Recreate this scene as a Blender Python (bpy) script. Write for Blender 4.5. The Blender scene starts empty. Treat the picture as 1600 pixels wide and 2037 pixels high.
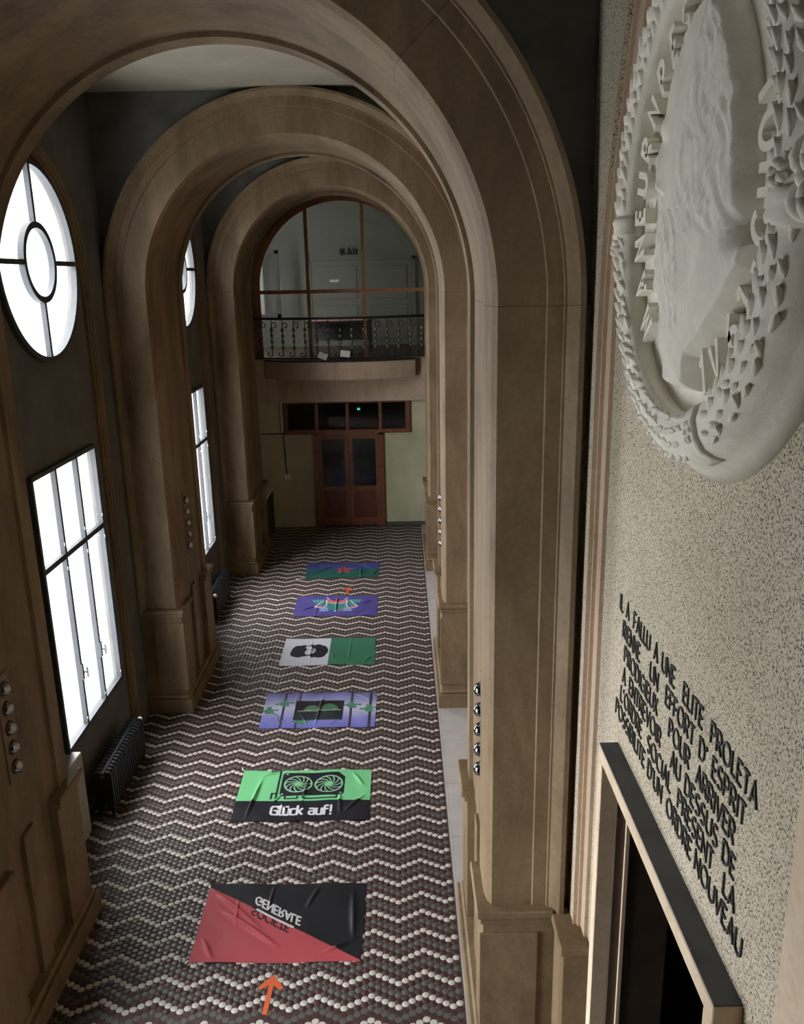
import bpy, bmesh, math, random
import numpy as np
from mathutils import Vector, Matrix

random.seed(7)
rng = np.random.default_rng(7)
PI = math.pi
SC = bpy.context.scene
COL = SC.collection

# ------------------------------------------------------------------ camera
CAM_H = 5.641
def make_camera():
    pitch, yaw, roll = math.radians(15.497), math.radians(-0.037), math.radians(1.164)
    cp, sp, cy, sy = math.cos(pitch), math.sin(pitch), math.cos(yaw), math.sin(yaw)
    fwd = Vector((sy * cp, cy * cp, -sp)); right = Vector((cy, -sy, 0)); down = fwd.cross(right)
    c, s = math.cos(roll), math.sin(roll)
    r2 = c * right + s * down; d2 = -s * right + c * down
    m = Matrix((r2, -d2, -fwd)).transposed().to_4x4()
    m.translation = Vector((0, 0, CAM_H))
    cam = bpy.data.cameras.new('camera'); o = bpy.data.objects.new('camera', cam); COL.objects.link(o)
    o.matrix_world = m
    cam.sensor_fit = 'VERTICAL'; cam.sensor_height = 36.0
    cam.lens = 1675.2 * 36.0 / 2037.0
    cam.clip_start = 0.05; cam.clip_end = 200
    SC.camera = o
make_camera()

# ------------------------------------------------------------------ world, light, exposure
w = bpy.data.worlds.new('overcast_sky'); SC.world = w; w.use_nodes = True
bg = w.node_tree.nodes['Background']
_nt = w.node_tree                      # overcast sky, ground and facades below the horizon dimmer
_tc = _nt.nodes.new('ShaderNodeTexCoord'); _sx = _nt.nodes.new('ShaderNodeSeparateXYZ'); _rp = _nt.nodes.new('ShaderNodeValToRGB')
_mr = _nt.nodes.new('ShaderNodeMapRange'); _mr.inputs['From Min'].default_value = -1.0
_nt.links.new(_tc.outputs['Generated'], _sx.inputs[0]); _nt.links.new(_sx.outputs['Z'], _mr.inputs['Value']); _nt.links.new(_mr.outputs[0], _rp.inputs[0])
_e = _rp.color_ramp.elements; _e[0].position = 0.42; _e[0].color = (0.44, 0.45, 0.45, 1); _e[1].position = 0.56; _e[1].color = (0.96, 0.955, 0.97, 1)
_nt.links.new(_rp.outputs[0], bg.inputs['Color'])
bg.inputs['Strength'].default_value = 27.0
SC.view_settings.view_transform = 'Standard'; SC.view_settings.look = 'None'
SC.view_settings.exposure = 0.0; SC.view_settings.gamma = 1.0
SC.view_settings.use_curve_mapping = False
SC.cycles.use_denoising = True
SC.cycles.max_bounces = 10; SC.cycles.diffuse_bounces = 6
SC.cycles.sample_clamp_indirect = 6.0
SC.cycles.caustics_reflective = False; SC.cycles.caustics_refractive = False

def portal(loc, direction, sx, sy):
    l = bpy.data.lights.new('sky_portal', 'AREA'); l.shape = 'RECTANGLE'; l.size = sx; l.size_y = sy
    l.cycles.is_portal = True
    o = bpy.data.objects.new('sky_portal', l); COL.objects.link(o)
    o.location = loc; o.rotation_euler = Vector(direction).to_track_quat('-Z', 'Y').to_euler()

# ------------------------------------------------------------------ key dimensions (metres)
CX, ZS = -1.23, 5.48            # arch centre line, springing height
XL, XR = -3.50, 1.08            # side walls
PL, PR = -3.55, 1.15            # recessed panels of the side walls
ZC = 7.74                       # ceiling
Y0, DY, PD = 4.83, 5.56, 1.75   # first arch near face, bay length, pier depth
YE = 19.2                       # end wall

# ------------------------------------------------------------------ helpers
def srgb(r, g, b):
    f = lambda c: (c / 12.92 if c <= 0.04045 else ((c + 0.055) / 1.055) ** 2.4)
    return (f(r / 255), f(g / 255), f(b / 255), 1)

class MB:
    """collects shapes, then links them as ONE mesh object"""
    def __init__(s): s.v = []; s.f = []; s.m = []; s.sm = []
    def add(s, vs, fs, mi=0, smooth=False):
        n = len(s.v); s.v += [tuple(p) for p in vs]
        for f in fs: s.f.append(tuple(i + n for i in f)); s.m.append(mi); s.sm.append(smooth)
        return s
    def box(s, x0, x1, y0, y1, z0, z1, mi=0, b=0.0):
        x0, x1 = min(x0, x1), max(x0, x1); y0, y1 = min(y0, y1), max(y0, y1); z0, z1 = min(z0, z1), max(z0, z1)
        if b <= 0:
            vs = [(x, y, z) for z in (z0, z1) for y in (y0, y1) for x in (x0, x1)]
            return s.add(vs, [(0, 2, 3, 1), (4, 5, 7, 6), (0, 1, 5, 4), (2, 6, 7, 3), (0, 4, 6, 2), (1, 3, 7, 5)], mi)
        bm = bmesh.new(); bmesh.ops.create_cube(bm, size=1)
        for v in bm.verts: v.co = Vector(((x0 + x1) / 2 + v.co.x * (x1 - x0), (y0 + y1) / 2 + v.co.y * (y1 - y0), (z0 + z1) / 2 + v.co.z * (z1 - z0)))
        bmesh.ops.bevel(bm, geom=bm.edges[:], offset=b, segments=1, affect='EDGES')
        bm.verts.index_update()
        s.add([v.co[:] for v in bm.verts], [[v.index for v in f.verts] for f in bm.faces], mi); bm.free(); return s
    def prism(s, poly, fn, t0, t1, mi=0):
        """poly (a,b) extruded from t0 to t1; fn(a,b,t)->xyz"""
        n = len(poly)
        vs = [fn(a, b, t0) for a, b in poly] + [fn(a, b, t1) for a, b in poly]
        fs = [tuple(range(n))[::-1], tuple(range(n, 2 * n))] + [(i, (i + 1) % n, (i + 1) % n + n, i + n) for i in range(n)]
        return s.add(vs, fs, mi)
    def grid(s, rows, closed_u=False, closed_v=False, mi=0, smooth=False, caps=False):
        """rows: list of rings (lists of points)"""
        nr, nc = len(rows), len(rows[0]); vs = [p for r in rows for p in r]; fs = []
        for i in range(nr if closed_v else nr - 1):
            for j in range(nc if closed_u else nc - 1):
                a, b = i * nc + j, i * nc + (j + 1) % nc; i2 = (i + 1) % nr
                fs.append((a, b, i2 * nc + (j + 1) % nc, i2 * nc + j))
        if caps and not closed_v: fs += [tuple(range(nc))[::-1], tuple((nr - 1) * nc + j for j in range(nc))]
        return s.add(vs, fs, mi, smooth)
    def tube(s, pts, r, n=8, mi=0, closed=False, smooth=True):
        pts = [Vector(p) for p in pts]; rows = []; up = None
        N = len(pts)
        for i, p in enumerate(pts):
            if closed: t = pts[(i + 1) % N] - pts[i - 1]
            else: t = pts[min(i + 1, N - 1)] - pts[max(i - 1, 0)]
            t.normalize()
            if up is None:
                up = Vector((0, 0, 1)) if abs(t.z) < 0.9 else Vector((1, 0, 0))
            a = t.cross(up); a.normalize(); b = a.cross(t); up = b
            rr = r[i] if isinstance(r, (list, tuple)) else r
            rows.append([p + rr * (math.cos(2 * PI * k / n) * a + math.sin(2 * PI * k / n) * b) for k in range(n)])
        return s.grid(rows, closed_u=True, closed_v=closed, mi=mi, smooth=smooth, caps=not closed)
    def lathe(s, prof, origin, axis, n=24, mi=0, smooth=True, caps=True):
        """prof (radius, height along axis)"""
        ax = Vector(axis).normalized(); a = ax.orthogonal().normalized(); b = ax.cross(a); o = Vector(origin)
        rows = [[o + ax * h + r * (math.cos(2 * PI * k / n) * a + math.sin(2 * PI * k / n) * b) for k in range(n)] for r, h in prof]
        return s.grid(rows, closed_u=True, mi=mi, smooth=smooth, caps=caps)
    def mesh(s, name, mats):
        me = bpy.data.meshes.new(name); me.from_pydata(s.v, [], s.f)
        for m in (mats if isinstance(mats, (list, tuple)) else [mats]): me.materials.append(m)
        me.polygons.foreach_set('material_index', s.m); me.polygons.foreach_set('use_smooth', s.sm)
        bm = bmesh.new(); bm.from_mesh(me); bmesh.ops.recalc_face_normals(bm, faces=bm.faces[:]); bm.to_mesh(me); bm.free()
        me.update(); return me
    def build(s, name, mats, parent=None, **kw):
        return link(name, s.mesh(name, mats), parent, **kw)

def link(name, me, parent=None, loc=None, **kw):
    o = bpy.data.objects.new(name, me); COL.objects.link(o)
    if parent is not None: o.parent = parent
    if loc is not None: o.location = loc
    for k, v in kw.items(): o[k] = v
    return o
def thing(name, label, cat, loc=(0, 0, 0), group=None):
    o = bpy.data.objects.new(name, None); COL.objects.link(o); o.location = loc; o.empty_display_size = 0.2
    o['label'] = label; o['category'] = cat
    if group: o['group'] = group
    return o
def struct(name, label=None, cat=None):
    o = bpy.data.objects.new(name, None); COL.objects.link(o); o['kind'] = 'structure'
    if label: o['label'] = label
    if cat: o['category'] = cat
    return o
def tag(o, label, cat, group=None):
    o['label'] = label; o['category'] = cat
    if group: o['group'] = group
    return o

def col_plate(mb, alist, spans, fn, t0, t1, mi=0):
    """solid plate in (a,b) with thickness t0..t1, cut out column by column; spans(a)->[(b0,b1),..]"""
    for i in range(len(alist) - 1):
        e = 1e-6; A, B = alist[i] + e, alist[i + 1] - e
        SA, SB = spans(A), spans(B)
        for (p0, p1), (q0, q1) in zip(SA, SB):
            mb.prism([(A, p0), (B, q0), (B, q1), (A, p1)], fn, t0, t1, mi)

# ------------------------------------------------------------------ materials
def nodes(name):
    m = bpy.data.materials.new(name); m.use_nodes = True; nt = m.node_tree
    return m, nt, nt.nodes['Principled BSDF']
def N(nt, typ, **kw):
    n = nt.nodes.new(typ)
    for k, v in kw.items():
        if k in n.inputs: n.inputs[k].default_value = v
        else: setattr(n, k, v)
    return n
def ramp(nt, src, stops):
    r = nt.nodes.new('ShaderNodeValToRGB'); el = r.color_ramp.elements
    while len(el) < len(stops): el.new(0.5)
    for e, (p, c) in zip(el, stops): e.position = p; e.color = c
    nt.links.new(src, r.inputs[0]); return r.outputs[0]
def bump(nt, bsdf, h, strength, dist=0.01):
    b = N(nt, 'ShaderNodeBump', Strength=strength, Distance=dist); nt.links.new(h, b.inputs['Height']); nt.links.new(b.outputs[0], bsdf.inputs['Normal'])
def coords(nt):
    return N(nt, 'ShaderNodeTexCoord').outputs['Object']
def plain(name, col, rough=0.6, metal=0.0, vary=0.12, scale=6.0, bumpy=0.0, spec=0.5):
    m, nt, b = nodes(name); c = coords(nt)
    n = N(nt, 'ShaderNodeTexNoise', Scale=scale, Detail=5.0, Roughness=0.6); nt.links.new(c, n.inputs['Vector'])
    d = tuple(max(0, x * (1 - vary)) for x in col[:3]) + (1,); l = tuple(min(1, x * (1 + vary)) for x in col[:3]) + (1,)
    nt.links.new(ramp(nt, n.outputs['Fac'], [(0.3, d), (0.7, l)]), b.inputs['Base Color'])
    b.inputs['Roughness'].default_value = rough; b.inputs['Metallic'].default_value = metal
    b.inputs['Specular IOR Level'].default_value = spec
    if bumpy:
        n2 = N(nt, 'ShaderNodeTexNoise', Scale=scale * 12, Detail=3.0); nt.links.new(c, n2.inputs['Vector']); bump(nt, b, n2.outputs['Fac'], bumpy)
    return m
def stone_mat(name, base, dark, light, streak=True):
    """mottled, sooty smooth artificial stone"""
    m, nt, b = nodes(name); c = coords(nt)
    mp = N(nt, 'ShaderNodeMapping'); mp.inputs['Scale'].default_value = (1.0, 1.0, 0.35); nt.links.new(c, mp.inputs['Vector'])
    n1 = N(nt, 'ShaderNodeTexNoise', Scale=2.2, Detail=7.0, Roughness=0.62, Distortion=0.4); nt.links.new(mp.outputs[0], n1.inputs['Vector'])
    n2 = N(nt, 'ShaderNodeTexNoise', Scale=30.0, Detail=4.0); nt.links.new(c, n2.inputs['Vector'])
    c1 = ramp(nt, n1.outputs['Fac'], [(0.28, dark), (0.5, base), (0.75, light)])
    mx = N(nt, 'ShaderNodeMix', data_type='RGBA', blend_type='MULTIPLY'); mx.inputs['Factor'].default_value = 0.5
    nt.links.new(c1, mx.inputs['A']); nt.links.new(ramp(nt, n2.outputs['Fac'], [(0.3, (0.72, 0.70, 0.68, 1)), (0.6, (1, 1, 1, 1))]), mx.inputs['B'])
    nt.links.new(mx.outputs['Result'], b.inputs['Base Color'])
    b.inputs['Roughness'].default_value = 0.62; b.inputs['Specular IOR Level'].default_value = 0.35
    n3 = N(nt, 'ShaderNodeTexNoise', Scale=90.0, Detail=2.0); nt.links.new(c, n3.inputs['Vector']); bump(nt, b, n3.outputs['Fac'], 0.06, 0.004)
    return m
def rough_mat(name, base, dark, light, scale=210.0, strength=0.9):
    """coarse roughcast render with dark pits"""
    m, nt, b = nodes(name); c = coords(nt)
    n1 = N(nt, 'ShaderNodeTexNoise', Scale=scale, Detail=3.0, Roughness=0.65); nt.links.new(c, n1.inputs['Vector'])
    n2 = N(nt, 'ShaderNodeTexNoise', Scale=1.3, Detail=4.0); nt.links.new(c, n2.inputs['Vector'])
    c1 = ramp(nt, n1.outputs['Fac'], [(0.38, dark), (0.47, base), (0.68, light)])
    mx = N(nt, 'ShaderNodeMix', data_type='RGBA', blend_type='MULTIPLY'); mx.inputs['Factor'].default_value = 0.6
    nt.links.new(c1, mx.inputs['A']); nt.links.new(ramp(nt, n2.outputs['Fac'], [(0.3, (0.72, 0.70, 0.66, 1)), (0.7, (1, 1, 1, 1))]), mx.inputs['B'])
    nt.links.new(mx.outputs['Result'], b.inputs['Base Color']); b.inputs['Roughness'].default_value = 0.95
    b.inputs['Specular IOR Level'].default_value = 0.1
    bump(nt, b, n1.outputs['Fac'], strength, 0.006)
    return m
M = {}
M['stone'] = stone_mat('tan_stone', (0.175, 0.122, 0.068, 1), (0.088, 0.058, 0.031, 1), (0.265, 0.195, 0.118, 1))
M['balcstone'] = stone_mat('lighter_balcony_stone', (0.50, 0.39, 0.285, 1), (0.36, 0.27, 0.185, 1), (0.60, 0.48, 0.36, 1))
M['pale'] = plain('pale_stone', (0.36, 0.34, 0.325, 1), 0.55, vary=0.10, scale=4)
M['rough'] = rough_mat('roughcast_render', (0.56, 0.50, 0.395, 1), (0.085, 0.073, 0.053, 1), (0.74, 0.675, 0.55, 1), 115.0, 1.0)
M['plaster'] = plain('dark_grey_plaster', (0.115, 0.116, 0.108, 1), 0.9, vary=0.25, scale=3, bumpy=0.15, spec=0.15)
M['wallgrey'] = plain('grey_wall_plaster', (0.115, 0.114, 0.108, 1), 0.85, vary=0.2, scale=2.2, bumpy=0.12, spec=0.15)
M['ceil'] = plain('ceiling_plaster', (0.34, 0.315, 0.26, 1), 0.9, vary=0.1, scale=2, bumpy=0.1, spec=0.1)
M['green'] = plain('pale_green_paint', (0.50, 0.49, 0.33, 1), 0.6, vary=0.16, scale=1.6)
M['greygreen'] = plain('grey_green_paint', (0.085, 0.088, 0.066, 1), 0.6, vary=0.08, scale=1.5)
M['wood'] = plain('red_brown_wood', (0.17, 0.062, 0.028, 1), 0.4, vary=0.3, scale=9)
M['woodlight'] = plain('orange_brown_wood', (0.33, 0.145, 0.062, 1), 0.42, vary=0.25, scale=9)
M['panelred'] = plain('dark_red_panel', (0.11, 0.028, 0.018, 1), 0.45, vary=0.25, scale=6)
M['steel'] = plain('dark_steel', (0.028, 0.034, 0.040, 1), 0.6, 0.0, vary=0.15)
M['iron'] = plain('black_iron', (0.020, 0.018, 0.016, 1), 0.5, 0.3)
M['radiator'] = plain('dark_radiator_enamel', (0.008, 0.010, 0.013, 1), 0.4, 0.0)
M['brass'] = plain('tarnished_metal', (0.24, 0.21, 0.17, 1), 0.35, 1.0)
M['chrome'] = plain('chrome', (0.36, 0.37, 0.39, 1), 0.14, 1.0, vary=0.02)
M['white'] = plain('white_enamel', (0.80, 0.80, 0.80, 1), 0.4, vary=0.03)
M['plasterwhite'] = plain('white_gypsum', (0.80, 0.765, 0.68, 1), 0.75, vary=0.07, scale=9, bumpy=0.25, spec=0.2)
M['letterblack'] = plain('black_letter_metal', (0.012, 0.012, 0.011, 1), 0.5)
M['lintelgrey'] = plain('lintel_shade_grey', (0.088, 0.092, 0.098, 1), 0.85, vary=0.18, scale=5)  # shade of the up-facing lintel top, put into the colour
M['cream'] = stone_mat('cream_stone', (0.62, 0.50, 0.36, 1), (0.50, 0.39, 0.27, 1), (0.70, 0.58, 0.44, 1))
M['black'] = plain('unlit_recess_black', (0.006, 0.005, 0.004, 1), 0.95, spec=0.05)  # darkness inside the unlit doorway, put into the colour of recess and leaf
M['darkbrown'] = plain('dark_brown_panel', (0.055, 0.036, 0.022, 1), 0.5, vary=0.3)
M['orange'] = plain('orange_tape', (0.50, 0.085, 0.018, 1), 0.55, vary=0.1, scale=30)
M['cord_black'] = plain('black_cord', (0.01, 0.01, 0.01, 1), 0.7)
M['cord_white'] = plain('white_cord', (0.75, 0.75, 0.75, 1), 0.7)
M['grout'] = plain('dark_grout', (0.045, 0.038, 0.034, 1), 0.8)
M['twhite'] = plain('white_tile', (0.43, 0.415, 0.385, 1), 0.45, vary=0.06, scale=11)
M['tmaroon'] = plain('maroon_tile', (0.040, 0.016, 0.015, 1), 0.45, vary=0.2, scale=11)
M['tgrey'] = plain('grey_tile', (0.070, 0.066, 0.060, 1), 0.45, vary=0.15, scale=11)
M['roof'] = plain('pale_roof_render', (0.62, 0.63, 0.63, 1), 0.9)
M['cabinet'] = plain('black_cabinet', (0.012, 0.012, 0.011, 1), 0.6)
M['pink'] = plain('pink_paper', (0.55, 0.25, 0.24, 1), 0.7)
m, nt, b = nodes('window_glass'); g = N(nt, 'ShaderNodeBsdfTransparent'); gl = N(nt, 'ShaderNodeBsdfGlossy', Roughness=0.02)
lw = N(nt, 'ShaderNodeLayerWeight', Blend=0.5); pw = N(nt, 'ShaderNodeMath', operation='POWER'); pw.inputs[1].default_value = 5.0
fr = N(nt, 'ShaderNodeMath', operation='MULTIPLY_ADD'); fr.inputs[1].default_value = 0.55; fr.inputs[2].default_value = 0.03
nt.links.new(lw.outputs['Facing'], pw.inputs[0]); nt.links.new(pw.outputs[0], fr.inputs[0]); mx = N(nt, 'ShaderNodeMixShader')
nt.links.new(fr.outputs[0], mx.inputs[0]); nt.links.new(g.outputs[0], mx.inputs[1]); nt.links.new(gl.outputs[0], mx.inputs[2])
nt.links.new(mx.outputs[0], nt.nodes['Material Output'].inputs[0]); M['glass'] = m
m, nt, b = nodes('green_exit_light'); b.inputs['Base Color'].default_value = (0, .3, .25, 1); b.inputs['Emission Color'].default_value = (0.05, 0.85, 0.75, 1); b.inputs['Emission Strength'].default_value = 0.7; M['exit'] = m
m, nt, b = nodes('flag_cloth'); vc = N(nt, 'ShaderNodeVertexColor', layer_name='print'); fd = N(nt, 'ShaderNodeHueSaturation', Value=0.68, Saturation=0.86); nt.links.new(vc.outputs[0], fd.inputs['Color']); nt.links.new(fd.outputs[0], b.inputs['Base Color'])
b.inputs['Roughness'].default_value = 0.55; b.inputs['Specular IOR Level'].default_value = 0.2; M['flag'] = m

# ------------------------------------------------------------------ stroke lettering
def arc(cx, cy, rx, ry, a0, a1, n=10):
    return [(cx + rx * math.cos(math.radians(a0 + (a1 - a0) * i / n)), cy + ry * math.sin(math.radians(a0 + (a1 - a0) * i / n))) for i in range(n + 1)]
G = {  # width, strokes; cap height 1
 'A': (.56, [[(0, 0), (.28, 1), (.56, 0)], [(.1, .32), (.46, .32)]]),
 'B': (.46, [[(0, 0), (0, 1), (.24, 1)] + arc(.24, .75, .2, .25, 90, -90) + [(0, .5)], [(.24, .5)] + arc(.24, .25, .22, .25, 90, -90) + [(0, 0)]]),
 'C': (.6, [arc(.36, .5, .36, .5, 52, 308, 16)]),
 'D': (.56, [[(0, 0), (0, 1), (.2, 1)] + arc(.2, .5, .36, .5, 90, -90, 12) + [(0, 0)]]),
 'E': (.4, [[(.4, 1), (0, 1), (0, 0), (.4, 0)], [(0, .5), (.34, .5)]]),
 'F': (.4, [[(.4, 1), (0, 1), (0, 0)], [(0, .5), (.34, .5)]]),
 'G': (.64, [arc(.36, .5, .36, .5, 52, 340, 16) + [(.70, .48), (.40, .48)]]),
 'I': (.06, [[(.03, 0), (.03, 1)]]),
 'L': (.36, [[(0, 1), (0, 0), (.36, 0)]]),
 'M': (.66, [[(0, 0), (.08, 1), (.33, .2), (.58, 1), (.66, 0)]]),
 'N': (.54, [[(0, 0), (0, 1), (.54, 0), (.54, 1)]]),
 'O': (.74, [arc(.37, .5, .37, .5, 0, 360, 24)]),
 'P': (.46, [[(0, 0), (0, 1), (.22, 1)] + arc(.22, .74, .24, .26, 90, -90) + [(0, .48)]]),
 'R': (.48, [[(0, 0), (0, 1), (.22, 1)] + arc(.22, .74, .24, .26, 90, -90) + [(0, .48)], [(.2, .48), (.48, 0)]]),
 'S': (.46, [arc(.23, .74, .22, .26, 40, 270, 10) + arc(.23, .25, .23, .25, 90, -140, 10)]),
 'T': (.48, [[(0, 1), (.48, 1)], [(.24, 1), (.24, 0)]]),
 'U': (.54, [[(0, 1), (0, .27)] + arc(.27, .27, .27, .27, 180, 360, 10) + [(.54, 1)]]),
 'V': (.54, [[(0, 1), (.27, 0), (.54, 1)]]),
 'X': (.5, [[(0, 1), (.5, 0)], [(0, 0), (.5, 1)]]),
 "'": (.08, [[(.05, 1), (.02, .78)]]), '.': (.08, [[(.04, .02), (.04, .10)]]),
 '-': (.3, [[(0, .5), (.3, .5)]]),
 '1': (.26, [[(0, .74), (.2, 1), (.2, 0)]]),
 '4': (.5, [[(.38, 0), (.38, 1), (0, .3), (.5, .3)]]),
 '6': (.5, [arc(.25, .28, .25, .28, 130, 490, 16), [(.06, .42), (.12, .75), (.38, 1)]]),
 ' ': (.3, []),
}
GT = {  # wide technical lower-case face for the mining flag, x-height .72
 'G': (.82, [[(.80, .80), (.80, 1), (.15, 1), (0, .85), (0, .15), (.15, 0), (.80, 0), (.80, .5), (.42, .5)]]),
 'l': (.24, [[(.02, 1.05), (.02, .12), (.10, 0), (.24, 0)]]),
 'u': (.66, [[(.02, .72), (.02, .14), (.14, 0), (.64, 0)], [(.64, .72), (.64, 0)]]),
 'ü': (.66, [[(.02, .72), (.02, .14), (.14, 0), (.64, 0)], [(.64, .72), (.64, 0)], [(.2, .95), (.2, 1.0)], [(.47, .95), (.47, 1.0)]]),
 'c': (.56, [[(.56, .72), (.14, .72), (0, .58), (0, .14), (.14, 0), (.56, 0)]]),
 'k': (.60, [[(.02, 1.05), (.02, 0)], [(.58, .72), (.22, .38), (.6, 0)], [(.02, .38), (.22, .38)]]),
 'a': (.64, [[(.06, .72), (.50, .72), (.62, .60), (.62, 0), (.14, 0), (.02, .10), (.02, .30), (.14, .40), (.62, .40)]]),
 'f': (.46, [[(.46, 1.05), (.22, 1.05), (.10, .93), (.10, 0)], [(0, .66), (.44, .66)]]),
 '!': (.26, [[(.19, 1.05), (.19, .34)], [(.19, .0), (.19, .06)]]), ' ': (.42, []),
}
def text_strokes(txt, table=G, gap=.16):
    x = 0; out = []
    for ch in txt:
        wd, st = table[ch]
        out += [[(px + x, py) for px, py in s] for s in st]; x += wd + gap
    return out, x - gap
def ribbon(mb, pts, hw, fn, t0, t1, mi=0):
    """stroke of half-width hw along pts (a,b), extruded t0..t1"""
    closed = len(pts) > 3 and math.hypot(pts[0][0] - pts[-1][0], pts[0][1] - pts[-1][1]) < 1e-6
    P = [Vector((p[0], p[1])) for p in pts]
    if closed: P = P[:-1]
    n = len(P); L = []; R = []
    for i in range(n):
        p = P[i]; d0 = (p - P[i - 1]) if (i > 0 or closed) else None; d1 = (P[(i + 1) % n] - p) if (i < n - 1 or closed) else None
        if d0 is None: d0 = d1
        if d1 is None: d1 = d0
        d0 = d0.normalized(); d1 = d1.normalized()
        n0 = Vector((-d0.y, d0.x)); n1 = Vector((-d1.y, d1.x)); mt = n0 + n1
        if mt.length < 0.35: mt = n0
        mt.normalize(); k = min(1.8, 1 / max(.3, mt.dot(n0)))
        L.append(p + mt * hw * k); R.append(p - mt * hw * k)
    rings = [[fn(l.x, l.y, t0), fn(r.x, r.y, t0), fn(r.x, r.y, t1), fn(l.x, l.y, t1)] for l, r in zip(L, R)]
    mb.grid(rings, closed_u=True, closed_v=closed, mi=mi, caps=not closed)

# ================================================================== SETTING
# ---- floor -------------------------------------------------------
floor = struct('floor', 'mosaic tile floor laid in white, maroon and grey zigzags', 'floor')
mb = MB(); mb.box(-3.6, 1.6, -3.0, 24.0, -0.10, -0.0028); mb.build('grout_bed', M['grout'], floor)
DXT, DYT = 0.055, 0.0592
def tile_shape():
    n = 8; rx, ry = 0.0312, 0.0290
    ring = [(rx * math.cos(2 * PI * (k + .5) / n), ry * math.sin(2 * PI * (k + .5) / n)) for k in range(n)]
    vs = [(x, y, -0.006) for x, y in ring] + [(x * 0.995, y * 0.995, -0.0009) for x, y in ring] + [(x * .95, y * .95, 0.0) for x, y in ring]
    fs = []
    for l in (0, 8):
        fs += [(l + k, l + (k + 1) % n, l + 8 + (k + 1) % n, l + 8 + k) for k in range(n)]
    fs.append(tuple(range(16, 24)))
    return vs, fs
tv, tf = tile_shape()
tiles = []
k0, k1 = -66, 8
for k in range(k0, k1):
    x = 0.11 + k * DXT
    if x < -3.49 or x > 0.425: continue
    p = k % 8; up = (p if p <= 4 else 8 - p)          # zigzag: four steps down, four up
    for j in range(-60, 260):
        y = 6.76 + j * DYT - up * DYT / 2
        if y < 3.6 or y > YE + 0.02: continue
        if x < -2.99:                                   # nothing under the piers
            if any(Y0 + i * DY - .05 < y < Y0 + i * DY + PD + .05 for i in range(3)): continue
        tiles.append((x, y, j % 4))
tmat = {0: M['twhite'], 1: M['tmaroon'], 2: M['tgrey'], 3: M['tmaroon']}
near = sorted([t for t in tiles if t[1] > 5.13 and -2.55 + (t[1] - 5.2) * -.2 < t[0]], key=lambda t: t[1])[:300]
nset = set(near)
tmesh = {}
for c in (0, 1, 2):
    me = bpy.data.meshes.new('tile'); me.from_pydata(tv, [], tf); me.materials.append(tmat[c]); tmesh[c] = me
tmesh[3] = tmesh[1]
for (x, y, c) in near: link('tile', tmesh[c], floor, (x, y, 0))
rest = [t for t in tiles if t not in nset]
V = np.array(tv, np.float32); nv = len(tv)
pos = np.array([(t[0], t[1], 0) for t in rest], np.float32)
jit = rng.normal(0, 0.0004, (len(rest), 3)).astype(np.float32); jit[:, 2] = np.abs(jit[:, 2]) * -0.6
allv = (V[None] + (pos + jit)[:, None]).reshape(-1, 3)
loops = []; starts = []; totals = []; s = 0
for f in tf: starts.append(s); totals.append(len(f)); s += len(f); loops += list(f)
loops = np.array(loops, np.int32); nl = len(loops); T = len(rest)
me = bpy.data.meshes.new('tile_field')
me.vertices.add(len(allv)); me.vertices.foreach_set('co', allv.ravel())
me.loops.add(nl * T); me.loops.foreach_set('vertex_index', (loops[None] + (np.arange(T) * nv)[:, None]).ravel().astype(np.int32))
me.polygons.add(len(tf) * T)
me.polygons.foreach_set('loop_start', (np.array(starts)[None] + (np.arange(T) * nl)[:, None]).ravel().astype(np.int32))
for mm in (M['twhite'], M['tmaroon'], M['tgrey']): me.materials.append(mm)
mi = np.array([{0: 0, 1: 1, 2: 2, 3: 1}[t[2]] for t in rest], np.int32)
me.polygons.foreach_set('material_index', np.repeat(mi, len(tf)))
me.update(calc_edges=True); me.validate()
link('tile_field', me, floor, kind='stuff')
mb = MB(); mb.box(0.425, 0.452, 3.6, YE, -0.02, 0.001); mb.build('border_strip', M['pale'], floor, label='narrow pale strip along the right edge of the mosaic')
joints = [1.2, 2.4, 3.6, 4.7, 6.0, 7.58, 8.55, 9.47, 11.0, 12.6, 13.8, 14.9, 16.4, 17.8, YE]
for a, b_ in zip(joints[:-1], joints[1:]):
    mb = MB(); mb.box(0.455, 1.3, a + .002, b_ - .002, -0.03, 0.003, b=0.002)
    mb.build('stone_slab', M['pale'], floor)

# ---- ceiling ------------------------------------------------------
mb = MB(); mb.box(-3.9, 1.7, -3.0, YE + .3, ZC, ZC + .2); mb.build('ceiling', M['ceil'], None, kind='structure')

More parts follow.
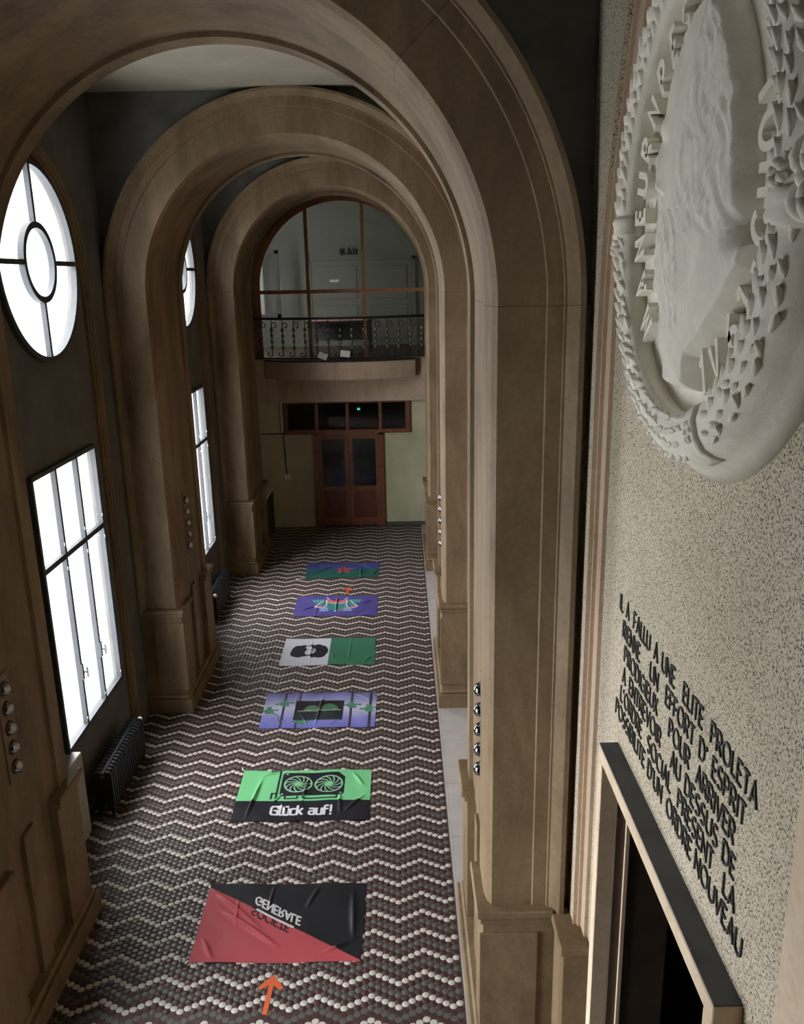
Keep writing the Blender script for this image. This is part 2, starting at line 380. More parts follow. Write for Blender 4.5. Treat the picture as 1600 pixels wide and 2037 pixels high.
# ---- side walls -----------------------------------------------------
WINDOW = dict(y0=7.76, y1=9.50, z0=0.96, z1=3.88)      # first bay; next bay is + DY
ENT = dict(y0=2.75, y1=4.7, z0=0.3, z1=4.1)             # glazed entrance behind the camera's left
RW = dict(y=8.64, z=5.86, r=0.945)
BAYC = (Y0 + PD + Y0 + DY) / 2
def circ_span(a, c, z, r):
    h = math.sqrt(max(0, r * r - (a - c) ** 2)); return z - h, z + h
def left_wall():
    root = struct('wall_left')
    fn = lambda a, b, t: (t, a, b)
    mb = MB()
    al = {-3.0, YE + .1, ENT['y0'], ENT['y1']}
    for k in (0, 1):
        o = k * DY
        al |= {WINDOW['y0'] + o, WINDOW['y1'] + o, RW['y'] - RW['r'] + o, RW['y'] + RW['r'] + o}
        for i in range(1, 40): al.add(RW['y'] + o - RW['r'] * math.cos(PI * i / 40))
    al = sorted(al)
    def spans(a):
        cut = [(ENT['z0'], ENT['z1'])] if ENT['y0'] < a < ENT['y1'] else []
        for k in (0, 1):
            o = k * DY
            if WINDOW['y0'] + o < a < WINDOW['y1'] + o: cut.append((WINDOW['z0'], WINDOW['z1']))
            if abs(a - RW['y'] - o) < RW['r']: cut.append(circ_span(a, RW['y'] + o, RW['z'], RW['r']))
        out = []; z = 0.0
        for c0, c1 in cut: out.append((z, c0)); z = c1
        out.append((z, ZC + .1)); return out
    col_plate(mb, al, spans, fn, PL - .06, PL); mb.build('wall_panel', M['wallgrey'], root)
    mb = MB(); col_plate(mb, al, spans, fn, PL - .26, PL - .0601); mb.build('outer_wall', M['roof'], root)
    for k in range(-1, 3):  # unseen outside blocks, added to cut oblique sky light on the left piers
        mb = MB(); mb.box(PL - 1.5, PL - .255, Y0 + k * DY + .1, Y0 + k * DY + PD - .1, -.3, 9); mb.build('added_sky_blocker', M['roof'], root)
    # outer layer with blind arches
    mb = MB(); al = {-3.0, YE + .1, ENT['y0'] - .2, ENT['y1'] + .2}; R = 1.36
    for k in (0, 1):
        o = k * DY + BAYC; al |= {o - R, o + R}
        for i in range(1, 30): al.add(o - R * math.cos(PI * i / 30))
    al = sorted(al)
    def spans2(a):
        if ENT['y0'] - .2 < a < ENT['y1'] + .2: return [(4.3, ZC + .1)]
        for k in (0, 1):
            o = k * DY + BAYC
            if abs(a - o) < R: return [(5.62 + math.sqrt(R * R - (a - o) ** 2), ZC + .1)]
        return [(0, ZC + .1)]
    col_plate(mb, al, spans2, fn, PL + .001, XL); mb.build('wall_facing', M['wallgrey'], root)
    for k in (0, 1):
        o = k * DY + BAYC
        path = [(o + R, 0)] + [(o + R * math.cos(PI * i / 32), 5.62 + R * math.sin(PI * i / 32)) for i in range(33)] + [(o - R, 0)]
        nr = [(1, 0)] + [(math.cos(PI * i / 32), math.sin(PI * i / 32)) for i in range(33)] + [(-1, 0)]
        prof = [(.05, PL - .02), (.05, XL + .022), (.0, XL + .022), (-.005, XL + .008), (-.045, XL + .008), (-.05, XL - .014), (-.085, XL - .014), (-.09, PL - .02)]
        mb = MB(); mb.grid([[(x, y + u * ny, z + u * nz) for u, x in prof] for (y, z), (ny, nz) in zip(path, nr)], closed_u=True, caps=True)
        mb.build('arched_moulding', M['stone'], root)
        mb = MB(); mb.box(PL - .01, -3.40, o - R + .06, WINDOW['y0'] + k * DY + .05, 0, .955, b=.008)
        mb.build('dado_block', M['pale'], root)
left_wall()

# right wall: bay 0 with the medallion panel, then plain bays
DOOR = dict(y0=2.44, y1=4.00, z1=3.10)
def right_wall():
    root = struct('wall_right'); fn = lambda a, b, t: (t, a, b)
    # recessed rough panel with the door opening
    mb = MB()
    al = [-3.0, DOOR['y0'], DOOR['y1'], 4.6]
    col_plate(mb, al, lambda a: [(DOOR['z1'], ZC + .1)] if DOOR['y0'] < a < DOOR['y1'] else [(0, ZC + .1)], fn, PR, PR + .12)
    mb.build('roughcast_panel', M['rough'], root)
    # outer strip beside the first pier
    far = [(4.60, 0), (4.60, 5.3)]
    for i in range(1, 13):
        h = 2.0 * i / 12; far.append((4.60 - h * h / (2 * 3.3), 5.3 + h))
    far.append((2.6, 7.55))
    # facing layer: everything outside the frame curve
    poly = [(4.95, 0), (4.95, ZC + .05), (2.6, ZC + .05)] + far[::-1]
    mb = MB(); ff = [(a + .062, b_) for a, b_ in far]
    for (a0, b0), (a1, b1) in zip(ff[:-1], ff[1:]):
        mb.prism([(a0, b0), (4.95, b0), (4.95, b1), (a1, b1)] if a1 < 4.95 else [(a0, b0), (4.95, b0), (4.95, b1)], fn, XR, PR + .1)
    mb.prism([(2.662, 7.55), (4.95, 7.55), (4.95, ZC + .05), (2.662, ZC + .05)], fn, XR, PR + .1)
    mb.build('roughcast_facing', M['rough'], root)
    mb = MB(); mb.box(XR, PR + .1, 4.95, YE + .1, 0, ZC + .05); mb.build('wall_panel', M['stone'], root)
    # stepped stone frame around the panel: wide flats lit from the hall, narrow risers turned to the camera
    nr = []
    for i in range(len(far)):
        a, b = far[max(i - 1, 0)], far[min(i + 1, len(far) - 1)]
        d = Vector((b[0] - a[0], b[1] - a[1])).normalized(); nr.append((d.y, -d.x))
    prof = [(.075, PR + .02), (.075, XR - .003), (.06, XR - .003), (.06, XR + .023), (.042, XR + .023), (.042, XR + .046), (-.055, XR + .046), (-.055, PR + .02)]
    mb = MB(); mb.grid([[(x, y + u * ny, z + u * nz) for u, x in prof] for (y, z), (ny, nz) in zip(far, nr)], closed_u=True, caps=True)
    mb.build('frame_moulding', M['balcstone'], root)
    mb = MB(); mb.box(XR, PR + .1, 1.0, 2.03, 0, ZC + .05, b=.01); mb.build('near_pilaster', M['cream'], root)
    # dado beside the pier
    mb = MB(); mb.box(.985, PR, 4.47, 4.82, 0, 1.42); mb.build('dado', M['stone'], root)
    mb = MB(); mb.box(.955, PR, 4.44, 4.82, 1.42, 1.48, b=.008); mb.build('dado_cap', M['stone'], root)
right_wall()
mb = MB(); mb.box(-3.9, 1.7, -3.0, -2.8, 0, ZC + .1); mb.build('wall_back', M['plaster'], None, kind='structure')

# ---- end wall, its beam, the rooms behind ---------------------------
def end_wall():
    root = struct('wall_end'); fn = lambda a, b, t: (a, t, b)
    R = 1.92; zs = 5.45
    al = sorted({-3.7, 1.4, -2.66, .18, -2.01, -.43, CX - R, CX + R} | {CX - R * math.cos(PI * i / 36) for i in range(1, 36)})
    mb = MB()
    def low(a):
        if -2.01 < a < -.43: return [(2.97, 3.93)]
        if -2.66 < a < .18: return [(0, 2.26), (2.97, 3.93)]
        return [(0, 3.93)]
    col_plate(mb, [a for a in al], low, fn, YE, YE + .18); mb.build('painted_wall', M['green'], root)
    mb = MB()
    col_plate(mb, al, lambda a: [(zs + math.sqrt(max(0, R * R - (a - CX) ** 2)), ZC + .1)] if abs(a - CX) < R else [(3.93, ZC + .1)], fn, YE - .05, YE + .18)
    mb.build('arched_wall', M['stone'], root)
    mb = MB(); mb.box(-3.6, 1.2, YE - .12, YE + .02, 2.97, 3.95, b=.01); mb.build('beam', M['balcstone'], root)
    # upper room
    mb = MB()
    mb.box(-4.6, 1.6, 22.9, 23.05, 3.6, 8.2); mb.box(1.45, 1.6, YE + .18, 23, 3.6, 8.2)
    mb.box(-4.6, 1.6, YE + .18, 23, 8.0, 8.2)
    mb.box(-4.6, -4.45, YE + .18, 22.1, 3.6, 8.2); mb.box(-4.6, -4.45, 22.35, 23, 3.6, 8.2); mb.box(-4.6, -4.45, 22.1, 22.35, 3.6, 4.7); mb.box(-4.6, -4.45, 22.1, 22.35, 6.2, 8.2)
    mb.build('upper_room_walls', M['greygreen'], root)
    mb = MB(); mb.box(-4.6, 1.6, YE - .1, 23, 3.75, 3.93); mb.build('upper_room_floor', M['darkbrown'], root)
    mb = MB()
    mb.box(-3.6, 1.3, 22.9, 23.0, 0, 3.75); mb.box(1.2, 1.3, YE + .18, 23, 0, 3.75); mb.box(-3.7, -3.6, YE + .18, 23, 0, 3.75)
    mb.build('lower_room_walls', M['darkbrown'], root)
end_wall()
portal((-4.62, 22.22, 5.45), (1, 0, 0), .25, 1.5)

# ---- windows ----------------------------------------------------------
def rect_window(n, o):
    root = struct('window_%d' % n, 'tall steel casement window of six panes in the %s bay' % ('nearest', 'second')[o > 1], 'window')
    y0, y1, z0, z1 = WINDOW['y0'] + o, WINDOW['y1'] + o, WINDOW['z0'], WINDOW['z1']; x = -3.53
    zr = 2.93; t = .022
    mb = MB()
    mb.box(x - .03, x + .03, y0 - .01, y0 + .035, z0, z1); mb.box(x - .03, x + .03, y1 - .035, y1 + .01, z0, z1)
    mb.box(x - .03, x + .03, y0, y1, z0 - .01, z0 + .035); mb.box(x - .03, x + .03, y0, y1, z1 - .035, z1 + .01)
    mb.build('frame', M['steel'], root)
    mb = MB(); mb.box(x - .025, x + .025, y0, y1, zr - .03, zr + .03); mb.build('transom_bar', M['steel'], root)
    w3 = (y1 - y0) / 3
    for i in (1, 2):
        mb = MB(); mb.box(x - .025, x + .028, y0 + w3 * i - t, y0 + w3 * i + t, z0, z1); mb.build('mullion', M['steel'], root)
        mb = MB(); yy = y0 + w3 * i
        mb.box(x + .028, x + .045, yy - .025, yy + .012, 1.52, 1.70); mb.box(x + .045, x + .085, yy - .012, yy + .002, 1.60, 1.615); mb.box(x + .08, x + .095, yy - .012, yy + .002, 1.55, 1.665)
        mb.build('window_handle', M['steel'], root)
    for i in range(3):
        for a, b_ in ((z0 + .03, zr - .03), (zr + .03, z1 - .03)):
            mb = MB(); mb.box(x - .003, x + .003, y0 + w3 * i + .02, y0 + w3 * (i + 1) - .02, a, b_); mb.build('pane', M['glass'], root)
    hm = MB().lathe([(.006, -.02), (.008, -.018), (.008, .018), (.006, .02)], (0, 0, 0), (0, 0, 1), 8).mesh('hinge', M['chrome'])
    for yy in (y0 + w3 - t, y0 + 2 * w3 - t, y1 - .04):
        for zz in (1.06, 2.80, 3.06): link('hinge', hm, root, (x + .034, yy, zz))
    portal((-3.83, (y0 + y1) / 2, (z0 + z1) / 2), (1, 0, 0), y1 - y0, z1 - z0)
def round_window(n, o):
    root = struct('window_%d' % n, 'round steel window with a ring at its centre, above the casement of the %s bay' % ('nearest', 'second')[o > 1], 'window')
    yc, zc, r = RW['y'] + o, RW['z'], RW['r']; x = -3.53
    P = lambda rr, a: (yc + rr * math.cos(a), zc + rr * math.sin(a))
    def ringmesh(r0, r1):
        mb = MB(); mb.grid([[(xx, *P(rr, 2 * PI * i / 64)) for xx, rr in ((x - .03, r0), (x + .03, r0), (x + .03, r1), (x - .03, r1))] for i in range(64)], closed_u=True, closed_v=True); return mb
    ringmesh(r - .035, r + .02).build('frame', M['steel'], root); ringmesh(.325, .385).build('centre_ring', M['steel'], root)
    for i in range(4):
        a = PI / 2 * i; mb = MB()
        d = (math.cos(a), math.sin(a)); q = (-d[1] * .024, d[0] * .024)
        mb.prism([(yc + d[0] * u + q[0] * s_, zc + d[1] * u + q[1] * s_) for u, s_ in ((.37, -1), (r - .02, -1), (r - .02, 1), (.37, 1))], lambda a_, b_, t: (t, a_, b_), x - .025, x + .025)
        mb.build('glazing_bar', M['steel'], root)
        mb = MB(); pts = [P(r - .02, a + PI / 2 * j / 12) for j in range(13)] + [P(.35, a + PI / 2 * j / 12) for j in range(12, -1, -1)]
        mb.prism(pts, lambda a_, b_, t: (t, a_, b_), x - .003, x + .003); mb.build('pane', M['glass'], root)
    mb = MB(); mb.prism([P(.34, 2 * PI * j / 32) for j in range(32)], lambda a_, b_, t: (t, a_, b_), x - .003, x + .003); mb.build('pane', M['glass'], root)
    portal((-3.83, yc, zc), (1, 0, 0), 2 * r, 2 * r)
def entrance_window(n):
    root = struct('window_%d' % n, 'wide glazed entrance screen in the left wall beside the camera', 'window')
    y0, y1, z0, z1 = ENT['y0'], ENT['y1'], ENT['z0'], ENT['z1']; x = -3.56
    mb = MB()
    for yy in (y0, y1 - .05): mb.box(x - .03, x + .03, yy, yy + .05, z0, z1)
    for zz in (z0, z1 - .05): mb.box(x - .03, x + .03, y0, y1, zz, zz + .05)
    mb.build('frame', M['steel'], root)
    for i in range(1, 4):
        mb = MB(); yy = y0 + (y1 - y0) * i / 4; mb.box(x - .02, x + .02, yy - .018, yy + .018, z0, z1); mb.build('mullion', M['steel'], root)
    mb = MB(); mb.box(x - .02, x + .02, y0, y1, 2.05, 2.10); mb.build('transom_bar', M['steel'], root)
    for i in range(4):
        a, b_ = y0 + (y1 - y0) * i / 4, y0 + (y1 - y0) * (i + 1) / 4
        for p, q in ((z0, 2.05), (2.10, z1)):
            mb = MB(); mb.box(x - .003, x + .003, a + .02, b_ - .02, p, q); mb.build('pane', M['glass'], root)
    portal((-3.83, (y0 + y1) / 2, (z0 + z1) / 2), (1, 0, 0), y1 - y0, z1 - z0)
entrance_window(7)
rect_window(1, 0); round_window(2, 0); rect_window(3, DY); round_window(4, DY)

# flat roof with parapet outside the first window
t = thing('roof_parapet', 'pale flat roof and parapet outside the nearest tall window', 'parapet', (-7, 9, 0))
mb = MB(); mb.box(-4, 2.6, -6, 8, -.3, .1); mb.build('flat_roof', M['roof'], t)
mb = MB(); mb.box(-4, -3.6, -6, 8, .1, .5, b=.02); mb.build('parapet_wall', M['roof'], t)

# ================================================================== ARCHES
PROF = [(1.785, 0.0), (1.757, .05), (1.742, .13), (1.742, .42), (1.787, .425), (1.787, 1.49), (1.755, 1.50), (1.755, 1.69), (1.785, 1.75),
        (2.055, 1.75), (2.062, 1.765), (2.15, 1.765), (2.155, 1.775), (2.185, 1.775), (2.225, 1.84), (2.26, 1.84), (2.27, 1.82), (2.27, 1.66), (2.20, 1.66),
        (2.20, .09), (2.27, .09), (2.268, -.06), (2.262, -.078), (2.232, -.078), (2.168, -.025), (2.155, -.025), (2.15, -.015), (2.062, -.015), (2.055, 0.0)]
PPROF = []
for p in PROF:
    if p == (2.27, .09): PPROF += [(2.33, .09), (2.33, .03), (2.272, .03)]
    elif p == (2.20, .09) or p == (2.20, 1.66): PPROF.append((2.33, p[1]))
    else: PPROF.append(p)
PPROF.remove((2.33, .09))
def make_arch(k, label, lamp_labels):
    yf = Y0 + k * DY
    root = thing('transverse_arch', label, 'arch', (CX, yf, 0))
    # pier shafts
    for sx in (-1, 1):
        mb = MB(); mb.grid([[(sx * r, y, z) for r, y in PPROF] for z in (1.44, ZS - .002)], closed_u=True, caps=True)
        mb.build('pier_shaft', M['stone'], root)
    for a0, a1 in ((0, 44.97), (45.03, 134.97), (135.03, 180)):
        n = max(12, int((a1 - a0) / 2)); rows = []
        for i in range(n + 1):
            a = math.radians(a0 + (a1 - a0) * i / n); rows.append([(r * math.cos(a), y, ZS + r * math.sin(a)) for r, y in PROF])
        mb = MB(); mb.grid(rows, closed_u=True, caps=True); mb.build('arch_stone', M['stone'], root)
    # spandrel wall
    mb = MB(); R = 2.235; xl, xr = XL - CX - .03, XR - CX + .05
    al = sorted({xl, xr, -R, R} | {-R * math.cos(PI * i / 48) for i in range(1, 48)})
    col_plate(mb, al, lambda a: [(ZS + math.sqrt(max(0, R * R - a * a)), ZC + .02)] if abs(a) < R else [(1.5, ZC + .02)], lambda a, b_, t_: (a, t_, b_), .085, 1.665)
    mb.build('spandrel_wall', M['plaster'], root)
    # pedestals: two blocks and a sunk middle with a rib, on each side
    for sx in (-1, 1):
        B = lambda mb, r0, r1, y0, y1, z0, z1, b_=.006: mb.box(sx * r0, sx * r1, y0, y1, z0, z1, b=b_)
        mb = MB(); B(mb, 1.722, 2.33, -.03, .44, .24, 1.44); B(mb, 1.80, 2.33, .42, 1.36, .24, 1.44); B(mb, 1.722, 2.33, 1.34, 1.78, .24, 1.44)
        mb.build('pedestal', M['stone'], root)
        mb = MB(); B(mb, 1.70, 2.10, -.045, -.025, .34, 1.30, .004); mb.build('pedestal_panel', M['stone'], root)
        mb = MB(); B(mb, 1.755, 1.82, .80, 1.0, .24, 1.52); mb.build('rib', M['stone'], root)
        for (y0, y1) in ((-.075, .46), (1.32, 1.825)):
            mb = MB(); B(mb, 1.675, 2.2, y0, y1, 1.44, 1.50, .01); B(mb, 1.70, 2.2, y0 + .025, y1 - .025, 1.38, 1.445, .008)
            mb.build('cap', M['stone'], root)
        mb = MB(); B(mb, 1.668, 2.33, -.075, 1.825, .004, .20, .004); B(mb, 1.695, 2.33, -.05, 1.80, .196, .25, .018)
        mb.build('plinth', M['stone'], root)
    # five mirrored bulbs let into the sunk band on each side
    dome = MB().lathe([(.052, 0), (.053, .008), (.048, .028), (.036, .044), (.018, .053), (.003, .056)], (0, 0, 0), (1, 0, 0), 20).mesh('bulb', M['chrome'])
    sock = MB().lathe([(.060, -.005), (.060, .006), (.052, .010)], (0, 0, 0), (1, 0, 0), 20).mesh('socket_ring', M['iron'])
    for sx, lab in zip((-1, 1), lamp_labels):
        if lab is None: continue
        L = thing('bulb_strip', lab, 'wall lamp', (CX + sx * 1.787, yf + (.88 if sx < 0 else .72), 0), 'strips of mirrored bulbs on the piers')
        mb = MB(); mb.box(-sx * .012 if sx > 0 else 0, 0 if sx > 0 else .012, -.10, .10, 2.0, 2.86, b=.003); mb.build('back_plate', M['stone'], L)
        for i in range(5):
            for nm, me in (('socket_ring', sock), ('bulb', dome)):
                o = link(nm, me, L, (-sx * .012, 0, 2.10 + .163 * i)); o.rotation_euler = (0, 0, PI if sx > 0 else 0)
    return root
make_arch(0, 'tan stone arch nearest the camera, spanning the hall overhead', ('five mirrored bulbs on the left pier of the nearest arch', 'five mirrored bulbs on the right pier of the nearest arch'))
make_arch(1, 'tan stone arch in the middle of the hall, between the two window bays', ('five mirrored bulbs on the left pier of the middle arch', 'five mirrored bulbs on the right pier of the middle arch'))
make_arch(2, 'tan stone arch at the far end, framing the balcony and lunette', (None, None))

# ================================================================== RIGHT WALL FURNITURE
# ---- door surround and dark recess -----------------------------------
t = thing('door_surround', 'cream stone door surround with top shaded in dark grey colour under the wall lettering', 'door surround', (PR, 3.22, 0))
xf = 1.045
mb = MB(); mb.box(xf - PR, .02, 2.355 - 3.22, 4.085 - 3.22, 3.10, 3.176, b=.004); mb.build('lintel', M['cream'], t)
mb = MB(); mb.box(xf - PR + .004, .0, 2.36 - 3.22, 4.08 - 3.22, 3.176, 3.184); mb.build('lintel_top', M['lintelgrey'], t, label='top face with shade painted in dark grey')
for y0, y1 in ((2.355, 2.44), (4.00, 4.085)):
    mb = MB(); mb.box(xf - PR, .02, y0 - 3.22, y1 - 3.22, 0, 3.10, b=.004); mb.build('jamb', M['cream'], t)
root = struct('door_1', 'dark recessed doorway in the right wall under the lettering', 'doorway')
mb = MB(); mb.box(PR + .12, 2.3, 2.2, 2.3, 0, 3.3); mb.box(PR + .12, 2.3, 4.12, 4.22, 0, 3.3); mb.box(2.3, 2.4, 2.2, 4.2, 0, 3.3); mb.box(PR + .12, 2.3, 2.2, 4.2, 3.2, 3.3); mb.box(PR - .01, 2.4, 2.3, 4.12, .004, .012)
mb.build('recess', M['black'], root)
mb = MB(); mb.box(PR - .02, PR + .03, 3.955, 4.0, 0, 3.10); mb.box(PR + .05, PR + .30, 3.94, 4.0, 0, 3.10, b=.006); mb.build('inner_jamb', M['darkbrown'], root)
mb = MB(); mb.box(PR + .03, PR + .05, 3.93, 4.0, 0, 3.10); mb.build('stop_bead', M['cream'], root)
mb = MB(); mb.box(2.2, 2.25, 2.32, 3.2, 0, 3.18); mb.box(2.2, 2.25, 3.22, 4.1, 0, 3.18); mb.build('door_leaf', M['black'], root)

# ---- inscription -------------------------------------------------------
insc = thing('wall_inscription', 'six lines of black metal capital letters on the roughcast wall above the doorway', 'lettering', (PR, 3.2, 3.7))
LINES = [
 (4.015, [('IL', 4.17), ('A', 4.05), ('FALLU', 3.91), ('A', 3.56), ('UNE', 3.44), ('ELITE', 3.15), ('PROLETA', 2.83)], 2.41),
 (3.892, [('RIENNE', 4.09), ('UN', 3.60), ('EFFORT', 3.36), ("D'", 2.93), ('ESPRIT', 2.79)], 2.47),
 (3.770, [('PRODIGIEUX', 4.04), ('POUR', 3.29), ('ARRIVER', 2.94)], 2.51),
 (3.650, [('A', 4.05), ('ENTREVOIR', 3.92), ('AU', 3.24), ('DESSUS', 3.05), ('DE', 2.63)], 2.48),
 (3.532, [("L'ORDRE", 4.07), ('SOCIAL', 3.57), ('PRESENT', 3.12), ('LA', 2.60)], 2.48),
 (3.414, [('POSSIBILITE', 4.15), ("D'UN", 3.54), ('ORDRE', 3.25), ('NOUVEAU', 2.88)], 2.385)]
LH = .086
def wall_words():
    cache = {}
    for ztop, words, yend in LINES:
        ends = [wd[1] for wd in words[1:]] + [yend - .05]
        for (word, ys), ye in zip(words, ends):
            room = (ys - ye) - .05
            tw = sum(G[c][0] for c in word); gap = .17
            full = (tw + gap * (len(word) - 1)) * LH
            sx = max(.62, min(1.12, room / full))
            y = ys
            for ch in word:
                key = (ch, round(sx, 2))
                if key not in cache:
                    mb = MB(); fn = lambda a, b_, t_: (t_, -a, b_)
                    for st in G[ch][1]: ribbon(mb, [(p[0] * LH * sx, (p[1] - 1) * LH) for p in st], .0047, fn, -.007, .002)
                    cache[key] = mb.mesh('letter', M['letterblack'])
                link('letter', cache[key], insc, (0, y - 3.2, ztop - 3.7))
                y -= (G[ch][0] + gap) * LH * sx
wall_words()

# ---- medallion -------------------------------------------------------------
MY, MZ = 3.135, 5.89
med = thing('relief_medallion', 'large round white plaster medallion with bearded bust and garland rim on right wall', 'medallion', (PR, MY, MZ))
# local frame: x towards the wall, a = towards the near side (-y), b = up
fm = lambda a, b_, t_: (t_, -a, b_)
mb = MB(); mb.prism([(.80 * math.cos(2 * PI * i / 96), .80 * math.sin(2 * PI * i / 96)) for i in range(96)], fm, -.065, .03); mb.build('disc', M['plasterwhite'], med)
ringp = [(.785, .02), (.765, -.05), (.742, -.125), (.752, -.148), (.80, -.165), (.86, -.160), (.905, -.140), (.930, -.105), (.938, -.080), (.955, -.05), (1.02, .02)]
mb = MB(); mb.grid([[fm(r * math.cos(2 * PI * i / 128), r * math.sin(2 * PI * i / 128), x) for r, x in ringp] for i in range(128)], closed_u=True, closed_v=True, smooth=True)
mb.build('rim', M['plasterwhite'], med)
def leaf_mesh():
    mb = MB(); L, W, H = .056, .016, .010
    pts = []
    for u in (0, .25, .55, .8, 1.0):
        wv = W * math.sin(PI * min(1, u * .85 + .12)) * (1 if u < 1 else 0.05); lift = .001 + .012 * u * u
        pts.append([(u * L, -wv, lift - .012), (u * L, -wv * .5, lift + H * .5 * math.sin(PI * u * .8 + .3)), (u * L, 0, lift + H * math.sin(PI * u * .8 + .3) * .75), (u * L, wv * .5, lift + H * .5 * math.sin(PI * u * .8 + .3)), (u * L, wv, lift - .012)])
    mb.grid(pts, smooth=True); mb.add([(L, -.002, -.01), (L, .002, -.01), (L, 0, .012)], [(0, 1, 2)])
    return mb.mesh('leaf', M['plasterwhite'])
LM = leaf_mesh()
def place_on_ring(o, ang, r, x, tang_tilt=0, roll=0, scale=1, flip=1):
    """local +x along the tangent, local +z out of the rim surface"""
    e_r = Vector(fm(math.cos(ang), math.sin(ang), 0)); e_t = Vector(fm(-math.sin(ang), math.cos(ang), 0)) * flip
    out = Vector((-1, 0, 0)) * math.cos(roll) + e_r * math.sin(roll)
    side = out.cross(e_t).normalized(); t2 = (e_t * math.cos(tang_tilt) + side * math.sin(tang_tilt)).normalized(); s2 = out.cross(t2)
    m = Matrix((t2 * scale, s2 * scale, out * scale)).transposed().to_4x4(); m.translation = Vector((x, 0, 0)) + e_r * r
    o.matrix_local = m
ties = [-68, -6, 96, 184]
nleaf = 0
for i in range(74):
    for row, (r, x, roll) in enumerate(((.763, -.152, -.45), (.808, -.1655, 0.0), (.857, -.1605, .25), (.902, -.142, .7))):
        a = 2 * PI * (i + (.5 if row % 2 else 0)) / 74 + random.uniform(-.012, .012)
        dg = math.degrees(a); dg = (dg + 180) % 360 - 180
        if min(abs((dg - tt + 180) % 360 - 180) for tt in ties) < 4.5: continue
        if nleaf >= 298: break
        flip = 1 if -68 < dg < 96 else -1
        o = link('leaf', LM, med); place_on_ring(o, a, r, x, random.uniform(-.35, .35) + (.25 if row in (0, 3) else 0), roll, random.uniform(.9, 1.2), flip); nleaf += 1
for tt in ties:                                     # ribbon bands and berries at the four ties
    a0 = math.radians(tt - 3.2); a1 = math.radians(tt + 3.2)
    mb = MB(); pr = [(.762, -.05), (.738, -.13), (.75, -.158), (.80, -.178), (.862, -.172), (.912, -.150), (.938, -.108), (.944, -.08), (.90, -.02)]
    mb.grid([[fm(r * math.cos(a0 + (a1 - a0) * j / 5), r * math.sin(a0 + (a1 - a0) * j / 5), x - (.006 if j in (1, 4) else 0)) for r, x in pr] for j in range(6)], closed_u=True, caps=True, smooth=True)
    mb.build('ribbon_band', M['plasterwhite'], med)
    mb = MB()
    for q in range(6):
        aa = math.radians(tt + (5.5 if tt != -68 else 0)) + .03 * math.cos(q); rr = .83 + .03 * math.sin(q * 1.05)
        c = Vector(fm(rr * math.cos(aa), rr * math.sin(aa), -.172)); mb.lathe([(.001, -.016), (.011, -.012), (.016, 0), (.011, .012), (.001, .016)], c, (1, 0, 0), 8)
    mb.build('berries', M['plasterwhite'], med)
mb = MB()                                           # ribbon bow on the near side of the rim
for s_ in (-1, 1):
    pts = [fm(.93 + .03 * math.cos(u) + .02, -.03 + s_ * (.05 + .045 * math.sin(u)), -.12 - .05 * abs(math.cos(u))) for u in [2 * PI * i / 14 for i in range(15)]]
    mb.tube(pts, .017, 8)
mb.lathe([(.001, -.03), (.022, -.02), (.028, 0), (.02, .02), (.001, .03)], fm(.95, -.03, -.15), (1, 0, 0), 10)
mb.build('ribbon_bow', M['plasterwhite'], med)
# raised letters round the disc
def ring_letter(ch, deg, r, size, inward):
    a = math.radians(deg); er = Vector((math.cos(a), math.sin(a)))
    up = -er if inward else er; rt = Vector((up.y, -up.x))
    wd = G[ch][0]; mb = MB()
    for st in G[ch][1]:
        pts = [((er * r + rt * (p[0] - wd / 2) * size * .92 + up * (p[1] - .5) * size)[:]) for p in st]
        ribbon(mb, pts, .0135, fm, -.115, -.06)
    mb.build('raised_letter', M['plasterwhite'], med)
for ch, dg in (('M', -136), ('A', -152), ('N', -167), ('E', -179), ('U', 170), ('R', 158), ('N', 145), ('P', 132), ('E', 119), ('S', 107)): ring_letter(ch, dg, .645, .13, False)
for ch, dg in (('1', -68), ('V', -57), ('6', -43), ('1', -32), ('-', -22), ('C', -12), ('U', 0), ('O', 12), ('I', 23)): ring_letter(ch, dg, .635, .135, True)
